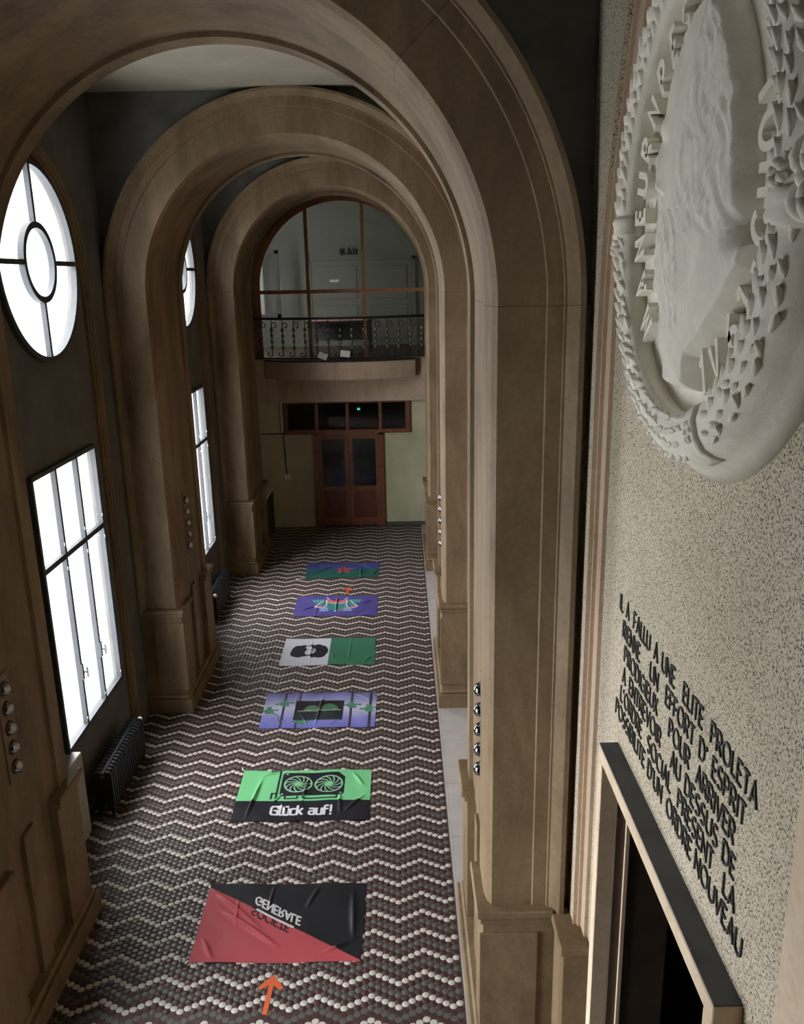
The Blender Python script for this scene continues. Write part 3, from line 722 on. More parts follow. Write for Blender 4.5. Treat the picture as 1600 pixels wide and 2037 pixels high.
# bust in relief: profile facing the far side
BUST = [(.16, .64), (.0, .61), (-.10, .54), (-.20, .46), (-.26, .37), (-.27, .29), (-.30, .22), (-.325, .15), (-.285, .12), (-.29, .07), (-.275, .03), (-.30, -.02), (-.31, -.12), (-.305, -.22), (-.31, -.30), (-.24, -.36), (-.20, -.42), (-.20, -.50), (-.13, -.57), (-.10, -.67), (.14, -.66), (.16, -.54), (.40, -.39), (.56, -.25), (.59, -.17), (.51, -.09), (.50, -.02), (.475, .14), (.44, .28), (.37, .41), (.28, .53)]
def bust():
    P = np.array(BUST); nx, ny = 190, 270
    A, B = np.meshgrid(np.linspace(-.36, .63, nx), np.linspace(-.72, .69, ny), indexing='xy')
    inside = np.zeros(A.shape, bool); D = np.full(A.shape, 9.0)
    for i in range(len(P)):
        p, q = P[i], P[(i + 1) % len(P)]
        cond = ((p[1] > B) != (q[1] > B)) & (A < (q[0] - p[0]) * (B - p[1]) / (q[1] - p[1] + 1e-12) + p[0]); inside ^= cond
        d = q - p; tt = np.clip(((A - p[0]) * d[0] + (B - p[1]) * d[1]) / (d @ d), 0, 1)
        D = np.minimum(D, np.hypot(A - p[0] - tt * d[0], B - p[1] - tt * d[1]))
    s = np.where(inside, D, -D)
    def g(a, b_, ra, rb, rot=0): 
        c, sn = math.cos(rot), math.sin(rot); u = (A - a) * c + (B - b_) * sn; v = -(A - a) * sn + (B - b_) * c
        return np.exp(-(u / ra) ** 2 - (v / rb) ** 2)
    edge = np.clip(s / .035, 0, 1) ** .5
    h = .085 * edge + .03 * np.clip(s / .25, 0, 1)
    nz = lambda fx, fy, ph: np.sin(A * fx + 2.2 * np.sin(B * fy * .4 + ph) + ph) * np.sin(B * fy + 1.7 * np.sin(A * fx * .35) + ph)
    hair = (A > .04 + .2 * (B - .1)) & (B > -.12); beard = (B < -.03) & (A < .08) & (B > -.46)
    shoulder = (B < -.40 - .0 * A) | ((A > .13) & (B < -.15))
    h += np.where(hair, .0042 * nz(46, 30, .3) + .003 * nz(90, 60, 1.1), 0)
    h += np.where(beard, .005 * nz(60, 34, .9) + .003 * nz(130, 70, 2.0), 0)
    h += np.where(shoulder, .0025 * nz(38, 44, 1.7), 0) + .001 * nz(160, 170, .2)
    h += .016 * g(-.20, .27, .07, .03) - .020 * g(-.195, .20, .05, .025) + .012 * g(-.20, .20, .028, .016)   # brow, eye socket, eyeball
    h += .02 * g(-.27, .13, .035, .06) - .012 * g(-.21, .03, .07, .012) + .012 * g(-.19, .10, .08, .07)      # nose, mouth, cheek
    h += .016 * (g(.10, .12, .05, .08) - .9 * g(.095, .12, .025, .05))                                         # ear
    h += .014 * g(-.21, .055, .09, .018, -.3) - .018 * g(.18, -.20, .12, .05, .6)                              # moustache, neck hollow
    h -= .07 * g(.52, -.11, .06, .05)
    h = np.where(inside, h, -.02)
    V = np.stack([-.063 - h, -A, B], -1).reshape(-1, 3)
    idx = np.arange(nx * ny).reshape(ny, nx); keep = (inside[:-1, :-1] | inside[1:, :-1] | inside[:-1, 1:] | inside[1:, 1:])
    F = np.stack([idx[:-1, :-1], idx[1:, :-1], idx[1:, 1:], idx[:-1, 1:]], -1)[keep]
    me = bpy.data.meshes.new('bust'); me.from_pydata(V.tolist(), [], F.tolist()); me.materials.append(M['plasterwhite'])
    me.polygons.foreach_set('use_smooth', np.ones(len(F), bool)); me.update()
    link('bust', me, med)
bust()

# ================================================================== RADIATORS
def radiator(y0, y1, label):
    t = thing('radiator', label, 'radiator', (-3.31, (y0 + y1) / 2, 0))
    n = 18; L = y1 - y0; p = L / n
    bm_ = MB()
    outline = [(-.10, .10), (-.10, .53), (-.07, .555), (-.035, .56), (-.02, .535), (.02, .535), (.035, .56), (.07, .555), (.10, .53), (.10, .10), (.07, .075), (-.07, .075)]
    bm_.prism(outline, lambda a, b_, t_: (a, t_, b_), -p * .30, p * .30)
    sec = bm_.mesh('section', M['radiator'])
    for i in range(n): link('section', sec, t, (0, -L / 2 + p * (i + .5), 0))
    mb = MB()
    for z in (.13, .50): mb.tube([(0, -L / 2, z), (0, L / 2, z)], .024, 10)
    mb.box(-.018, .018, -L / 2 + .01, L / 2 - .01, .50, .548)
    mb.build('connecting_tube', M['radiator'], t)
    for yy in (-L / 2 + p * .5, L / 2 - p * .5):
        for sx in (-.07, .07):
            mb = MB(); mb.box(sx - .015, sx + .015, yy - .012, yy + .012, 0, .09); mb.build('foot', M['radiator'], t)
    return t, L
t, L = radiator(8.02, 9.22, 'dark ribbed radiator under the tall window of the nearest bay')
mb = MB(); mb.lathe([(.016, 0), (.016, .03), (.028, .032), (.030, .075), (.024, .085), (.004, .088)], (.02, L / 2 - .02, .50), (.45, .9, .25), 14); mb.tube([(-.06, L / 2 - .03, .5), (.02, L / 2 - .02, .50)], .012, 8)
mb.build('valve_knob', M['white'], t, label='white thermostat knob')
t, L = radiator(13.45, 14.65, 'dark ribbed radiator under the tall window of the second bay')
mb = MB(); mb.lathe([(.016, 0), (.016, .03), (.028, .032), (.030, .075), (.024, .085), (.004, .088)], (.06, -L / 2 + .03, .50), (.6, -.8, .1), 14); mb.tube([(-.06, -L / 2 + .02, .5), (.06, -L / 2 + .03, .50)], .012, 8)
mb.build('valve_knob', M['white'], t, label='white thermostat knob')

# ================================================================== FLAGS ON THE FLOOR
def sd_strokes(strokes, U, Vv):
    D = np.full(U.shape, 9.0)
    for st in strokes:
        for (x0, y0), (x1, y1) in zip(st[:-1], st[1:]):
            dx, dy = x1 - x0, y1 - y0; l = dx * dx + dy * dy + 1e-12
            tt = np.clip(((U - x0) * dx + (Vv - y0) * dy) / l, 0, 1); D = np.minimum(D, np.hypot(U - x0 - tt * dx, Vv - y0 - tt * dy))
    return D
def inpoly(P, U, Vv):
    ins = np.zeros(U.shape, bool)
    for i in range(len(P)):
        (x0, y0), (x1, y1) = P[i], P[(i + 1) % len(P)]
        ins ^= ((y0 > Vv) != (y1 > Vv)) & (U < (x1 - x0) * (Vv - y0) / (y1 - y0 + 1e-12) + x0)
    return ins
def put(img, mask, col):
    m_ = np.clip(mask.astype(float), 0, 1)[..., None]; img[...] = img * (1 - m_) + np.array(col[:3]) * m_
def aa(d, r, e=.0025): return np.clip((r - d) / e + .5, 0, 1)
# X runs 0..1.5 left to right, Y 0..0.95 near to far
def paint_diag(X, Y):
    img = np.zeros(X.shape + (3,)); img[...] = srgb(26, 27, 33)[:3]
    line = .905 - (X - .0) * (.905 - .015) / 1.5
    put(img, aa(Y - line, 0), srgb(190, 36, 54))
    # lettering mirrored top to bottom, leaning along the diagonal
    ang = math.atan2(-(.905 - .015), 1.5); c, s = math.cos(ang), math.sin(ang)
    sl = -(.905 - .015) / 1.5
    def word(txt, x0, y0, size, wid, col, flip):
        st, tw = text_strokes(txt, G, .2); k = wid / tw
        out = [[(x0 + px * k, y0 + px * k * sl + (1 - py if flip else py) * size) for px, py in s_] for s_ in st]
        put(img, aa(sd_strokes(out, X, Y), .0082), col)
    word('GENERALE', .47, .685, .095, .45, srgb(225, 225, 228), True)
    word('SOCIETE', .455, .555, .085, .37, srgb(22, 20, 24), True)
    put(img, aa(sd_strokes([[(.50, .905 + .50 * sl + .003), (.86, .905 + .86 * sl + .003)]], X, Y), .011), srgb(228, 226, 228))
    return img
def paint_gpu(X, Y):
    img = np.zeros(X.shape + (3,)); img[...] = srgb(98, 202, 126)[:3]; bk = srgb(30, 29, 38)
    put(img, aa(Y, .36), bk)
    card = [(.50, .90), (1.12, .90), (1.20, .80), (1.20, .50), (1.16, .455), (.50, .455), (.47, .49), (.47, .87)]
    put(img, inpoly(card, X, Y), bk)
    put(img, aa(sd_strokes([[(.33, .935), (.44, .935), (.44, .40)], [(.44, .5), (.385, .5), (.385, .40)]], X, Y), .012), bk)
    put(img, aa(sd_strokes([[(.54, .455), (.54, .405), (.68, .405), (.68, .44)], [(.74, .455), (.74, .405), (1.12, .405), (1.12, .445)]], X, Y), .011), bk)
    gr = srgb(140, 205, 158)
    for cx in (.665, 1.015):
        cy = .675; r = np.hypot(X - cx, Y - cy); put(img, aa(np.abs(r - .155), .009), gr); put(img, aa(r, .047), srgb(98, 202, 126))
        st = []
        for i in range(11):
            a = 2 * PI * i / 11; st.append([(cx + (.05 + .1 * j / 5) * math.cos(a + .75 * j / 5), cy + (.05 + .1 * j / 5) * math.sin(a + .75 * j / 5)) for j in range(6)])
        put(img, aa(sd_strokes(st, X, Y), .0065), gr)
    for p in ((.52, .87), (.50, .49), (1.16, .50)): put(img, aa(np.hypot(X - p[0], Y - p[1]), .012), srgb(220, 220, 220))
    st, tw = text_strokes('Glück auf!', GT, .2); k = .66 / tw
    put(img, aa(sd_strokes([[(.42 + px * k, .115 + py * .145) for px, py in s_] for s_ in st], X, Y), .0135), srgb(226, 226, 236))
    return img
def paint_palm(X, Y):
    img = np.zeros(X.shape + (3,)); v = Y / .95
    st = np.array([srgb(92, 92, 200)[:3], srgb(120, 122, 205)[:3], srgb(196, 198, 222)[:3], srgb(150, 152, 205)[:3], srgb(84, 86, 165)[:3]]); ps = [0, .25, .55, .75, 1.0]
    for c in range(3): img[..., c] = np.interp(v, ps, st[:, c])
    tr = srgb(74, 66, 78)
    for x, wd in ((.27, .035), (.47, .03), (1.17, .033), (1.42, .04)):
        seg = ((Y * 22).astype(int) % 2) * .25 + .75
        m_ = (np.abs(X - x) < wd / 2) & (Y < .98); img[m_] = np.array(tr[:3]) * seg[m_][:, None]
    put(img, aa(sd_strokes([[(.12, .40), (.22, .28), (.28, .05)], [(.52, .3), (.42, .62), (.44, .9)]], X, Y), .007), srgb(90, 88, 120))
    gc = srgb(72, 140, 108)
    for x, y in ((.27, .64), (.08, .44), (.53, .16), (1.17, .58), (1.40, .49)):
        for dx, dy, hw, hh in ((0, 0, .055, .055), (-.06, .0, .06, .022), (.07, .03, .06, .022), (0, .06, .03, .06), (.02, -.05, .05, .025)):
            put(img, (np.abs(X - x - dx) < hw) & (np.abs(Y - y - dy) < hh), gc)
    bk = srgb(38, 36, 42); put(img, (X > .42) & (X < 1.07) & (Y > .20) & (Y < .72), bk)
    put(img, (X > .42) & (X < 1.07) & (Y > .20) & (Y < .45), srgb(44, 52, 54))
    for cx, rx, ry in ((.64, .10, .14), (.88, .12, .17)):
        put(img, (((X - cx) / rx) ** 2 + ((Y - .46) / ry) ** 2 < 1) & (Y > .45), srgb(66, 122, 84))
    put(img, (X > .56) & (X < .98) & (Y > .44) & (Y < .49), srgb(66, 122, 84))
    put(img, aa(sd_strokes([[(.47, .44), (.56, .455), (.62, .465)], [(.93, .47), (1.03, .455)], [(.56, .45), (.95, .45)]], X, Y), .009), srgb(190, 195, 180))
    return img
def paint_half(X, Y):
    img = np.zeros(X.shape + (3,)); img[...] = srgb(208, 212, 226)[:3]; put(img, aa(-(X - .76), 0), srgb(38, 120, 84))
    bk = srgb(30, 28, 38); n = np.zeros(X.shape, bool)
    for cx, cy, rx, ry in ((.24, .50, .10, .19), (.33, .54, .10, .17), (.19, .42, .06, .11), (.27, .37, .09, .10), (.36, .42, .06, .12),
                           (.56, .50, .12, .22), (.64, .50, .09, .17), (.69, .48, .05, .12), (.60, .37, .11, .12), (.50, .38, .06, .12), (.46, .65, .07, .06), (.40, .36, .10, .035)):
        n |= ((X - cx) / rx) ** 2 + ((Y - cy) / ry) ** 2 < 1
    put(img, n, bk); wh = srgb(205, 208, 220); f = np.zeros(X.shape, bool)
    for cx, cy, rx, ry in ((.42, .44, .055, .08), (.44, .54, .05, .09), (.48, .50, .055, .10), (.41, .62, .05, .05)):
        f |= ((X - cx) / rx) ** 2 + ((Y - cy) / ry) ** 2 < 1
    put(img, f, wh); put(img, aa(sd_strokes([[(.47, .62), (.50, .55), (.49, .47)], [(.43, .52), (.46, .48)]], X, Y), .008), srgb(80, 78, 92))
    return img
def paint_wing(X, Y):
    img = np.zeros(X.shape + (3,)); img[...] = srgb(66, 54, 138)[:3]; te = srgb(40, 130, 122); rd = srgb(200, 70, 66); wh = srgb(205, 210, 215); lb = srgb(110, 140, 190); dt = srgb(52, 150, 140)
    for s_ in (-1, 1):
        q = lambda pts: [(.75 + s_ * (x - .75), y) for x, y in pts]
        put(img, inpoly(q([(.28, .76), (.55, .78), (.40, .60), (.33, .62)]), X, Y), dt)
        put(img, inpoly(q([(.56, .74), (.75, .60), (.75, .26), (.60, .28), (.53, .45)]), X, Y), te)
        put(img, inpoly(q([(.54, .78), (.62, .76), (.75, .66), (.75, .60), (.58, .62)]), X, Y), rd)
        put(img, inpoly(q([(.50, .70), (.56, .74), (.50, .42), (.38, .45)]), X, Y), te)
        put(img, inpoly(q([(.37, .42), (.47, .47), (.50, .40), (.43, .36)]), X, Y), rd)
        put(img, inpoly(q([(.48, .32), (.60, .42), (.62, .22), (.44, .20)]), X, Y), lb)
        put(img, aa(sd_strokes([q([(.50, .70), (.36, .43), (.50, .34), (.57, .48), (.56, .74)]), q([(.56, .86), (.60, .78)]), q([(.60, .62), (.75, .57)])], X, Y), .012), wh)
    put(img, aa(np.hypot(X - .745, Y - .22), .022), wh); put(img, aa(sd_strokes([[(.80, .22), (.95, .36)], [(.73, .66), (.77, .88)]], X, Y), .009), rd)
    return img
def paint_star(X, Y):
    img = np.zeros(X.shape + (3,)); g = np.clip((Y - .42) / .16, 0, 1)[..., None]
    img[...] = np.array(srgb(30, 100, 88)[:3]) * (1 - g) + np.array(srgb(52, 66, 140)[:3]) * g
    P = [(.77 + (.25 if i % 2 == 0 else .105) * math.sin(PI * i / 5) * .95, .50 + (.25 if i % 2 == 0 else .105) * math.cos(PI * i / 5) * 1.05) for i in range(10)]
    put(img, inpoly(P, X, Y), srgb(180, 44, 66)); return img
FLAGS = [
 ([(-1.93, 6.93), (-.42, 6.90), (-.44, 5.93), (-1.92, 5.95)], 372, 236, paint_diag, 'red and black flag split along the diagonal, nearest the camera on the floor'),
 ([(-1.95, 8.88), (-.43, 8.86), (-.43, 7.89), (-1.94, 7.90)], 372, 236, paint_gpu, 'green and black flag printed with a two-fan circuit card, second from the camera'),
 ([(-1.97, 10.84), (-.41, 10.80), (-.42, 9.85), (-1.94, 9.87)], 270, 170, paint_palm, 'violet flag with palm trunks and a black rectangle, third from the camera'),
 ([(-1.94, 12.72), (-.48, 12.67), (-.47, 11.71), (-1.93, 11.72)], 230, 144, paint_half, 'white and green flag with a black head shape, fourth from the camera'),
 ([(-1.98, 14.62), (-.49, 14.59), (-.48, 13.63), (-1.94, 13.66)], 210, 130, paint_wing, 'purple flag with a teal and red winged emblem, fifth from the camera'),
 ([(-1.98, 16.54), (-.49, 16.44), (-.50, 15.60), (-1.94, 15.59)], 190, 116, paint_star, 'blue over green flag with a red star, farthest from the camera')]
FOLDS = [  # straight creases: (x0,y0,x1,y1,height,width)
 [(.05, .85, .55, .40, .020, .020), (.15, .62, .75, .18, .022, .022), (.30, .75, .33, .42, .012, .012), (.62, .92, .60, .62, .010, .014), (1.38, .85, 1.42, .25, .018, .025), (1.15, .10, 1.40, .22, .016, .02), (.05, .3, .2, .02, .014, .02), (.95, .62, 1.05, .90, .01, .02)],
 [(.24, .82, .16, .05, .026, .018), (.20, .83, .45, .93, .018, .018), (.78, .85, .74, .30, .014, .014), (1.15, .55, 1.18, .1, .014, .018), (1.28, .9, 1.42, .62, .018, .02), (1.45, .48, 1.22, .14, .016, .02), (.50, .36, .62, .10, .016, .014), (.42, .30, .50, .5, .014, .014)],
 [(.79, .95, .72, .05, .020, .014), (.10, .45, .33, .12, .012, .012), (.50, .40, .62, .08, .014, .012), (1.2, .92, 1.45, .72, .012, .02), (1.0, .2, .9, .05, .01, .012)],
 [(.45, .95, .47, .05, .012, .010), (1.1, .95, 1.08, .05, .008, .010), (0, .48, 1.5, .52, .008, .010), (1.30, .06, 1.46, .3, .014, .02), (.84, .2, .82, .4, .01, .012)],
 [(.08, .2, .42, .52, .018, .014), (.75, .9, .75, .15, .024, .012), (1.2, .5, 1.4, .75, .014, .02), (.38, .05, .42, .5, .012, .014), (1.05, .1, 1.3, .3, .012, .016)],
 [(.05, .05, .62, .80, .026, .016), (.10, .6, .30, .9, .016, .016), (.74, .85, .72, .05, .018, .012), (1.12, .62, 1.14, .05, .026, .016), (1.10, .90, 1.42, .45, .020, .018), (1.48, .40, 1.36, .08, .018, .014)]]
def make_flag(i):
    corners, nx, ny, paint, label = FLAGS[i]
    u, v = np.meshgrid(np.linspace(0, 1, nx), np.linspace(0, 1, ny))
    X, Y = u * 1.5, v * .95
    img = paint(X, Y)
    tl, tr, br, bl = [np.array(c) for c in corners]
    P = (1 - v)[..., None] * ((1 - u)[..., None] * bl + u[..., None] * br) + v[..., None] * ((1 - u)[..., None] * tl + u[..., None] * tr)
    r2 = np.random.default_rng(40 + i)
    h = np.zeros(u.shape)
    for (x0, y0, x1, y1, hh, wd) in FOLDS[i]:
        dx, dy = x1 - x0, y1 - y0; l = dx * dx + dy * dy; tt = ((X - x0) * dx + (Y - y0) * dy) / l
        cl = np.clip(tt, 0, 1); d = np.hypot(X - x0 - cl * dx, Y - y0 - cl * dy) ; h += 1.2 * hh * np.exp(-(d / wd) ** 2) * np.clip(np.sin(PI * np.clip(tt, .04, .96)), .15, 1)
    for _ in range(14):
        a = r2.uniform(0, PI); f = r2.uniform(6, 22); ph = r2.uniform(0, 6.28); h += r2.uniform(.0006, .0018) * np.sin((X * math.cos(a) + Y * math.sin(a)) * f + ph + 1.2 * np.sin(Y * 5 + ph))
    h = np.maximum(h, -.004)
    wob = .006 * np.sin(u * 9 + i) * (1 - np.abs(2 * v - 1) * 0) * (v * (1 - v) * 0 + 1)
    P[..., 1] += wob
    o_ = np.array([(tl + br)[0] / 2, (tl + br)[1] / 2])
    co = np.concatenate([P - o_, (.006 + h)[..., None]], -1).reshape(-1, 3).astype(np.float32)
    idx = np.arange(nx * ny).reshape(ny, nx)
    F = np.stack([idx[:-1, :-1], idx[:-1, 1:], idx[1:, 1:], idx[1:, :-1]], -1).reshape(-1, 4).astype(np.int32)
    me = bpy.data.meshes.new('flag'); me.vertices.add(len(co)); me.vertices.foreach_set('co', co.ravel())
    me.loops.add(F.size); me.loops.foreach_set('vertex_index', F.ravel()); me.polygons.add(len(F))
    me.polygons.foreach_set('loop_start', np.arange(0, F.size, 4, dtype=np.int32))
    me.polygons.foreach_set('use_smooth', np.ones(len(F), bool))
    me.materials.append(M['flag']); me.update(calc_edges=True)
    ca = me.color_attributes.new('print', 'FLOAT_COLOR', 'POINT')
    rgba = np.concatenate([img.reshape(-1, 3), np.ones((nx * ny, 1))], 1).astype(np.float32); ca.data.foreach_set('color', rgba.ravel())
    o = link('flag', me, None, (o_[0], o_[1], 0)); tag(o, label, 'flag', 'flags laid out on the mosaic floor')
    return o, o_
fl = [make_flag(i) for i in range(6)]
def cord(fi, pts, mat):
    o, c = fl[fi]; mb = MB(); mb.tube([(x - c[0], y - c[1], z) for x, y, z in pts], .006, 6); mb.build('cord_loop', mat, o)
cord(0, [(-1.92, 5.955, .012), (-1.935, 5.93, .01), (-1.965, 5.925, .01), (-1.988, 5.95, .01), (-1.99, 5.99, .01)], M['cord_black'])
cord(0, [(-1.93, 6.925, .012), (-1.945, 6.95, .01), (-1.93, 6.985, .01)], M['cord_black'])
cord(1, [(-1.95, 8.875, .012), (-1.975, 8.90, .01), (-1.985, 8.95, .01)], M['cord_white'])
cord(1, [(-1.94, 7.905, .012), (-1.99, 7.885, .01), (-2.05, 7.91, .01)], M['cord_white'])
cord(5, [(-1.94, 15.60, .012), (-2.02, 15.56, .01), (-2.12, 15.55, .01)], M['cord_white'])

# orange arrows stuck to the floor
def arrow(x, y, ang, k, label):
    mb = MB(); P = [(-.020, -.25), (.020, -.25), (.020, .04), (.085, -.012), (.105, .022), (.0, .15), (-.105, .022), (-.085, -.012), (-.020, .04)]
    c, s = math.cos(ang), math.sin(ang)
    mb.prism([((a * c - b_ * s) * k, (a * s + b_ * c) * k) for a, b_ in P], lambda a, b_, t_: (a, b_, t_), .0005, .0025)
    o = mb.build('floor_arrow', M['orange'], None, loc=(x, y, 0)); tag(o, label, 'arrow', 'orange tape arrows on the floor')
arrow(-1.172, 5.66, -.05, 1.0, 'orange tape arrow on the tiles in front of the red and black flag')
arrow(-1.06, 14.92, -.03, .9, 'orange tape arrow on the tiles behind the purple winged flag')

# ================================================================== FAR END
# ---- wooden lunette glazing -------------------------------------------
lun = struct('window_5', 'arched glazed wooden screen above the balcony at the far end', 'window')
R = 1.93; zs = 5.45; yl = YE + .02
def half_ring(r0, r1, z0):
    mb = MB(); rows = []
    angs = [PI * i / 48 for i in range(49)]
    pts = [(1, 0, z0 - zs)] + [(math.cos(a), math.sin(a), 0) for a in angs] + [(-1, 0, z0 - zs)]
    for c, s, dz in pts:
        rows.append([(CX + c * r, y, zs + s * r + dz) for r, y in ((r0, yl), (r1, yl), (r1, yl + .09), (r0, yl + .09))])
    mb.grid(rows, closed_u=True, caps=True); return mb
half_ring(R - .10, R + .0, 3.93).build('frame', M['woodlight'], lun)
for x in (-1.985, -.755):
    mb = MB(); mb.box(x - .035, x + .035, yl + .005, yl + .085, 3.93, zs + math.sqrt((R - .05) ** 2 - (x - CX) ** 2)); mb.build('mullion', M['woodlight'], lun)
mb = MB(); mb.box(CX - R + .05, CX + R - .05, yl + .002, yl + .08, 5.36, 5.44); mb.build('transom_bar', M['woodlight'], lun)
def lun_pane(x0, x1, z0, top):
    n = 14; xs = [x0 + (x1 - x0) * i / n for i in range(n + 1)]
    pts = [(x0, z0), (x1, z0)] + [(x, (zs + math.sqrt(max(.01, (R - .08) ** 2 - (x - CX) ** 2))) if top else 5.37) for x in xs[::-1]]
    mb = MB(); mb.prism(pts, lambda a, b_, t_: (a, t_, b_), yl + .04, yl + .046); mb.build('pane', M['glass'], lun)
for x0, x1 in ((CX - R + .09, -2.01), (-1.96, -.78), (-.73, CX + R - .09)): lun_pane(x0, x1, 3.94, False); lun_pane(x0, x1, 5.43, True)
# ---- double door and transom lights --------------------------------------
d = struct('door_2', 'dark red wooden double door with glazed upper halves at the far end', 'door')
mb = MB(); mb.box(-2.03, -1.93, YE - .06, YE + .12, 0, 2.24); mb.box(-.51, -.41, YE - .06, YE + .12, 0, 2.24); mb.box(-2.03, -.41, YE - .06, YE + .12, 2.19, 2.29); mb.build('frame', M['wood'], d)
for x0, x1, lab in ((-1.93, -1.225, 0), (-1.215, -.51, 1)):
    leaf = bpy.data.objects.new('door_leaf', None); COL.objects.link(leaf); leaf.parent = d
    mb = MB()
    mb.box(x0, x0 + .09, YE, YE + .05, .02, 2.19); mb.box(x1 - .09, x1, YE, YE + .05, .02, 2.19)
    mb.box(x0 + .089, x1 - .089, YE + .002, YE + .048, .02, .20); mb.box(x0 + .089, x1 - .089, YE + .002, YE + .048, .86, .97); mb.box(x0 + .089, x1 - .089, YE + .002, YE + .048, 2.09, 2.19)
    mb.build('leaf_frame', M['wood'], leaf)
    mb = MB(); mb.box(x0 + .08, x1 - .08, YE + .012, YE + .035, .18, .88); mb.build('panel', M['panelred'], leaf)
    mb = MB(); mb.box(x0 + .08, x1 - .08, YE + .02, YE + .026, .95, 2.11); mb.build('pane', M['glass'], leaf)
    mb = MB(); hx = (x1 - .05) if lab == 0 else (x0 + .05)
    mb.box(hx - .012, hx + .012, YE - .012, YE + .002, 1.02, 1.18); mb.tube([(hx, YE - .01, 1.12), (hx, YE - .05, 1.12), (hx - .08 * (1 if lab == 0 else -1), YE - .05, 1.12)], .007, 6)
    mb.build('handle', M['steel'], leaf)
tr_ = struct('window_6', 'wooden strip of four panes above the far double door', 'window')
mb = MB(); mb.box(-2.70, -2.60, YE - .06, YE + .1, 2.24, 2.99); mb.box(.11, .21, YE - .06, YE + .1, 2.24, 2.99); mb.box(-2.70, .21, YE - .055, YE + .1, 2.23, 2.32); mb.box(-2.7, .21, YE - .05, YE + .1, 2.93, 2.99)
mb.build('frame', M['wood'], tr_)
for x in (-1.93, -1.22, -.47):
    mb = MB(); mb.box(x - .035, x + .035, YE - .05, YE + .08, 2.30, 2.95); mb.build('mullion', M['wood'], tr_)
for x0, x1 in ((-2.6, -1.96), (-1.9, -1.25), (-1.19, -.5), (-.44, .11)):
    mb = MB(); mb.box(x0, x1, YE + .02, YE + .026, 2.3, 2.95); mb.build('pane', M['glass'], tr_)
mb = MB(); mb.box(-2.735, -2.70, YE - .075, YE, 2.28, 2.97); o = mb.build('trim_1', M['white'], None, kind='structure')
mb = MB(); mb.box(-.40, .72, YE - .02, YE, 0.0, .09); o = mb.build('baseboard_end', M['greygreen'], None, kind='structure')
# conduit and switch
t = thing('wall_switch', 'small white switch box hanging under a thin cable left of the far double door', 'switch', (-2.68, YE, 0))
mb = MB(); mb.box(-.06, .06, -.045, 0, 1.16, 1.29, b=.008); mb.build('box', M['white'], t)
mb = MB(); mb.tube([(0, -.012, 1.29), (-.03, -.012, 2.25)], .011, 6); mb.tube([(-.03, -.012, 2.25), (-.85, -.012, 2.245)], .012, 6); mb.build('cable', M['cord_black'], t)
# low cabinet at the left
t = thing('low_cabinet', 'black low cabinet with a white top in the far left corner', 'cabinet', (-3.2, 18.4, 0))
mb = MB(); mb.box(-.24, .20, -.50, .55, .0, 1.0, b=.01); mb.build('body', M['cabinet'], t)
mb = MB(); mb.box(-.26, .22, -.52, .57, 1.0, 1.04, b=.006); mb.build('top', M['white'], t, label='white top board')
for s_ in (-1, 1):
    mb = MB(); mb.box(.20, .212, .02 + s_ * .26 - .24, .02 + s_ * .26 + .24, .08, .94, b=.004); mb.build('door', M['cabinet'], t)
# things in the rooms behind
t = thing('exit_light', 'small glowing blue-green emergency light seen through the pane above the far door', 'light', (-1.14, 22.86, 2.24))
mb = MB(); mb.box(-.06, .06, 0, .04, -.05, .05, b=.01); mb.build('housing', M['cabinet'], t)
mb = MB(); mb.box(-.042, .042, -.012, .0, -.032, .032, b=.004); mb.build('lens', M['exit'], t)
t = thing('red_board', 'dark red board on the wall behind the panes above the far door', 'board', (-.95, 22.86, 1.9))
mb = MB(); mb.box(-.5, .5, 0, .03, -.18, .14, b=.006); mb.build('board', M['panelred'], t)
mb = MB(); mb.box(-.52, .52, -.006, .03, .14, .165); mb.box(-.52, .52, -.006, .03, -.2, -.18); mb.build('edging', M['wood'], t)
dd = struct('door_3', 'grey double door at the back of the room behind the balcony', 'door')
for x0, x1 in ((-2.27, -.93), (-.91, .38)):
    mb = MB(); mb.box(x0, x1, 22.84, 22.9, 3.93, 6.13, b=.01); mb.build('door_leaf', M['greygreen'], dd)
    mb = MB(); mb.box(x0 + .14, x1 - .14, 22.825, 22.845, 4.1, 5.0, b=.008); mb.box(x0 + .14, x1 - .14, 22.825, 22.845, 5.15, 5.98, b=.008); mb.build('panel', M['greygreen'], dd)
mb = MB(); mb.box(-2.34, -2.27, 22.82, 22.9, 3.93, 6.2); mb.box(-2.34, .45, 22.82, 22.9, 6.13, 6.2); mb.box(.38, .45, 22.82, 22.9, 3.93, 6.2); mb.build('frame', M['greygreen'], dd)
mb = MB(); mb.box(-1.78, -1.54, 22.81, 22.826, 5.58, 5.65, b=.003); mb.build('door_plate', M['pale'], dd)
t = thing('wall_lettering', 'small dark raised letters above the grey door in the room behind the balcony', 'sign', (-1.25, 22.88, 6.34))
x = -.23
for ch in 'BAR':
    mb = MB()
    for st in G[ch][1]: ribbon(mb, [(p[0] * .17 + x, (p[1] - .5) * .14) for p in st], .017, lambda a, b_, t_: (a, t_, b_), -.03, .02)
    mb.build('letter', M['letterblack'], t); x += .165
t = thing('casement_leaf', 'open dark framed window leaf at the left of the room behind the balcony', 'window leaf', (-3.35, 22.0, 3.93))
mb = MB(); mb.box(-.36, -.28, -.03, .03, .8, 2.45); mb.box(.28, .36, -.03, .03, .8, 2.45); mb.box(-.36, .36, -.03, .03, 2.37, 2.45); mb.box(-.36, .36, -.03, .03, .8, .9); mb.build('frame', M['iron'], t)
mb = MB(); mb.box(-.28, .28, -.004, .004, .9, 2.37); mb.build('pane', M['glass'], t)
t = thing('desk', 'dark desk with pink papers behind the balcony railing', 'desk', (-1.45, 21.2, 3.93))
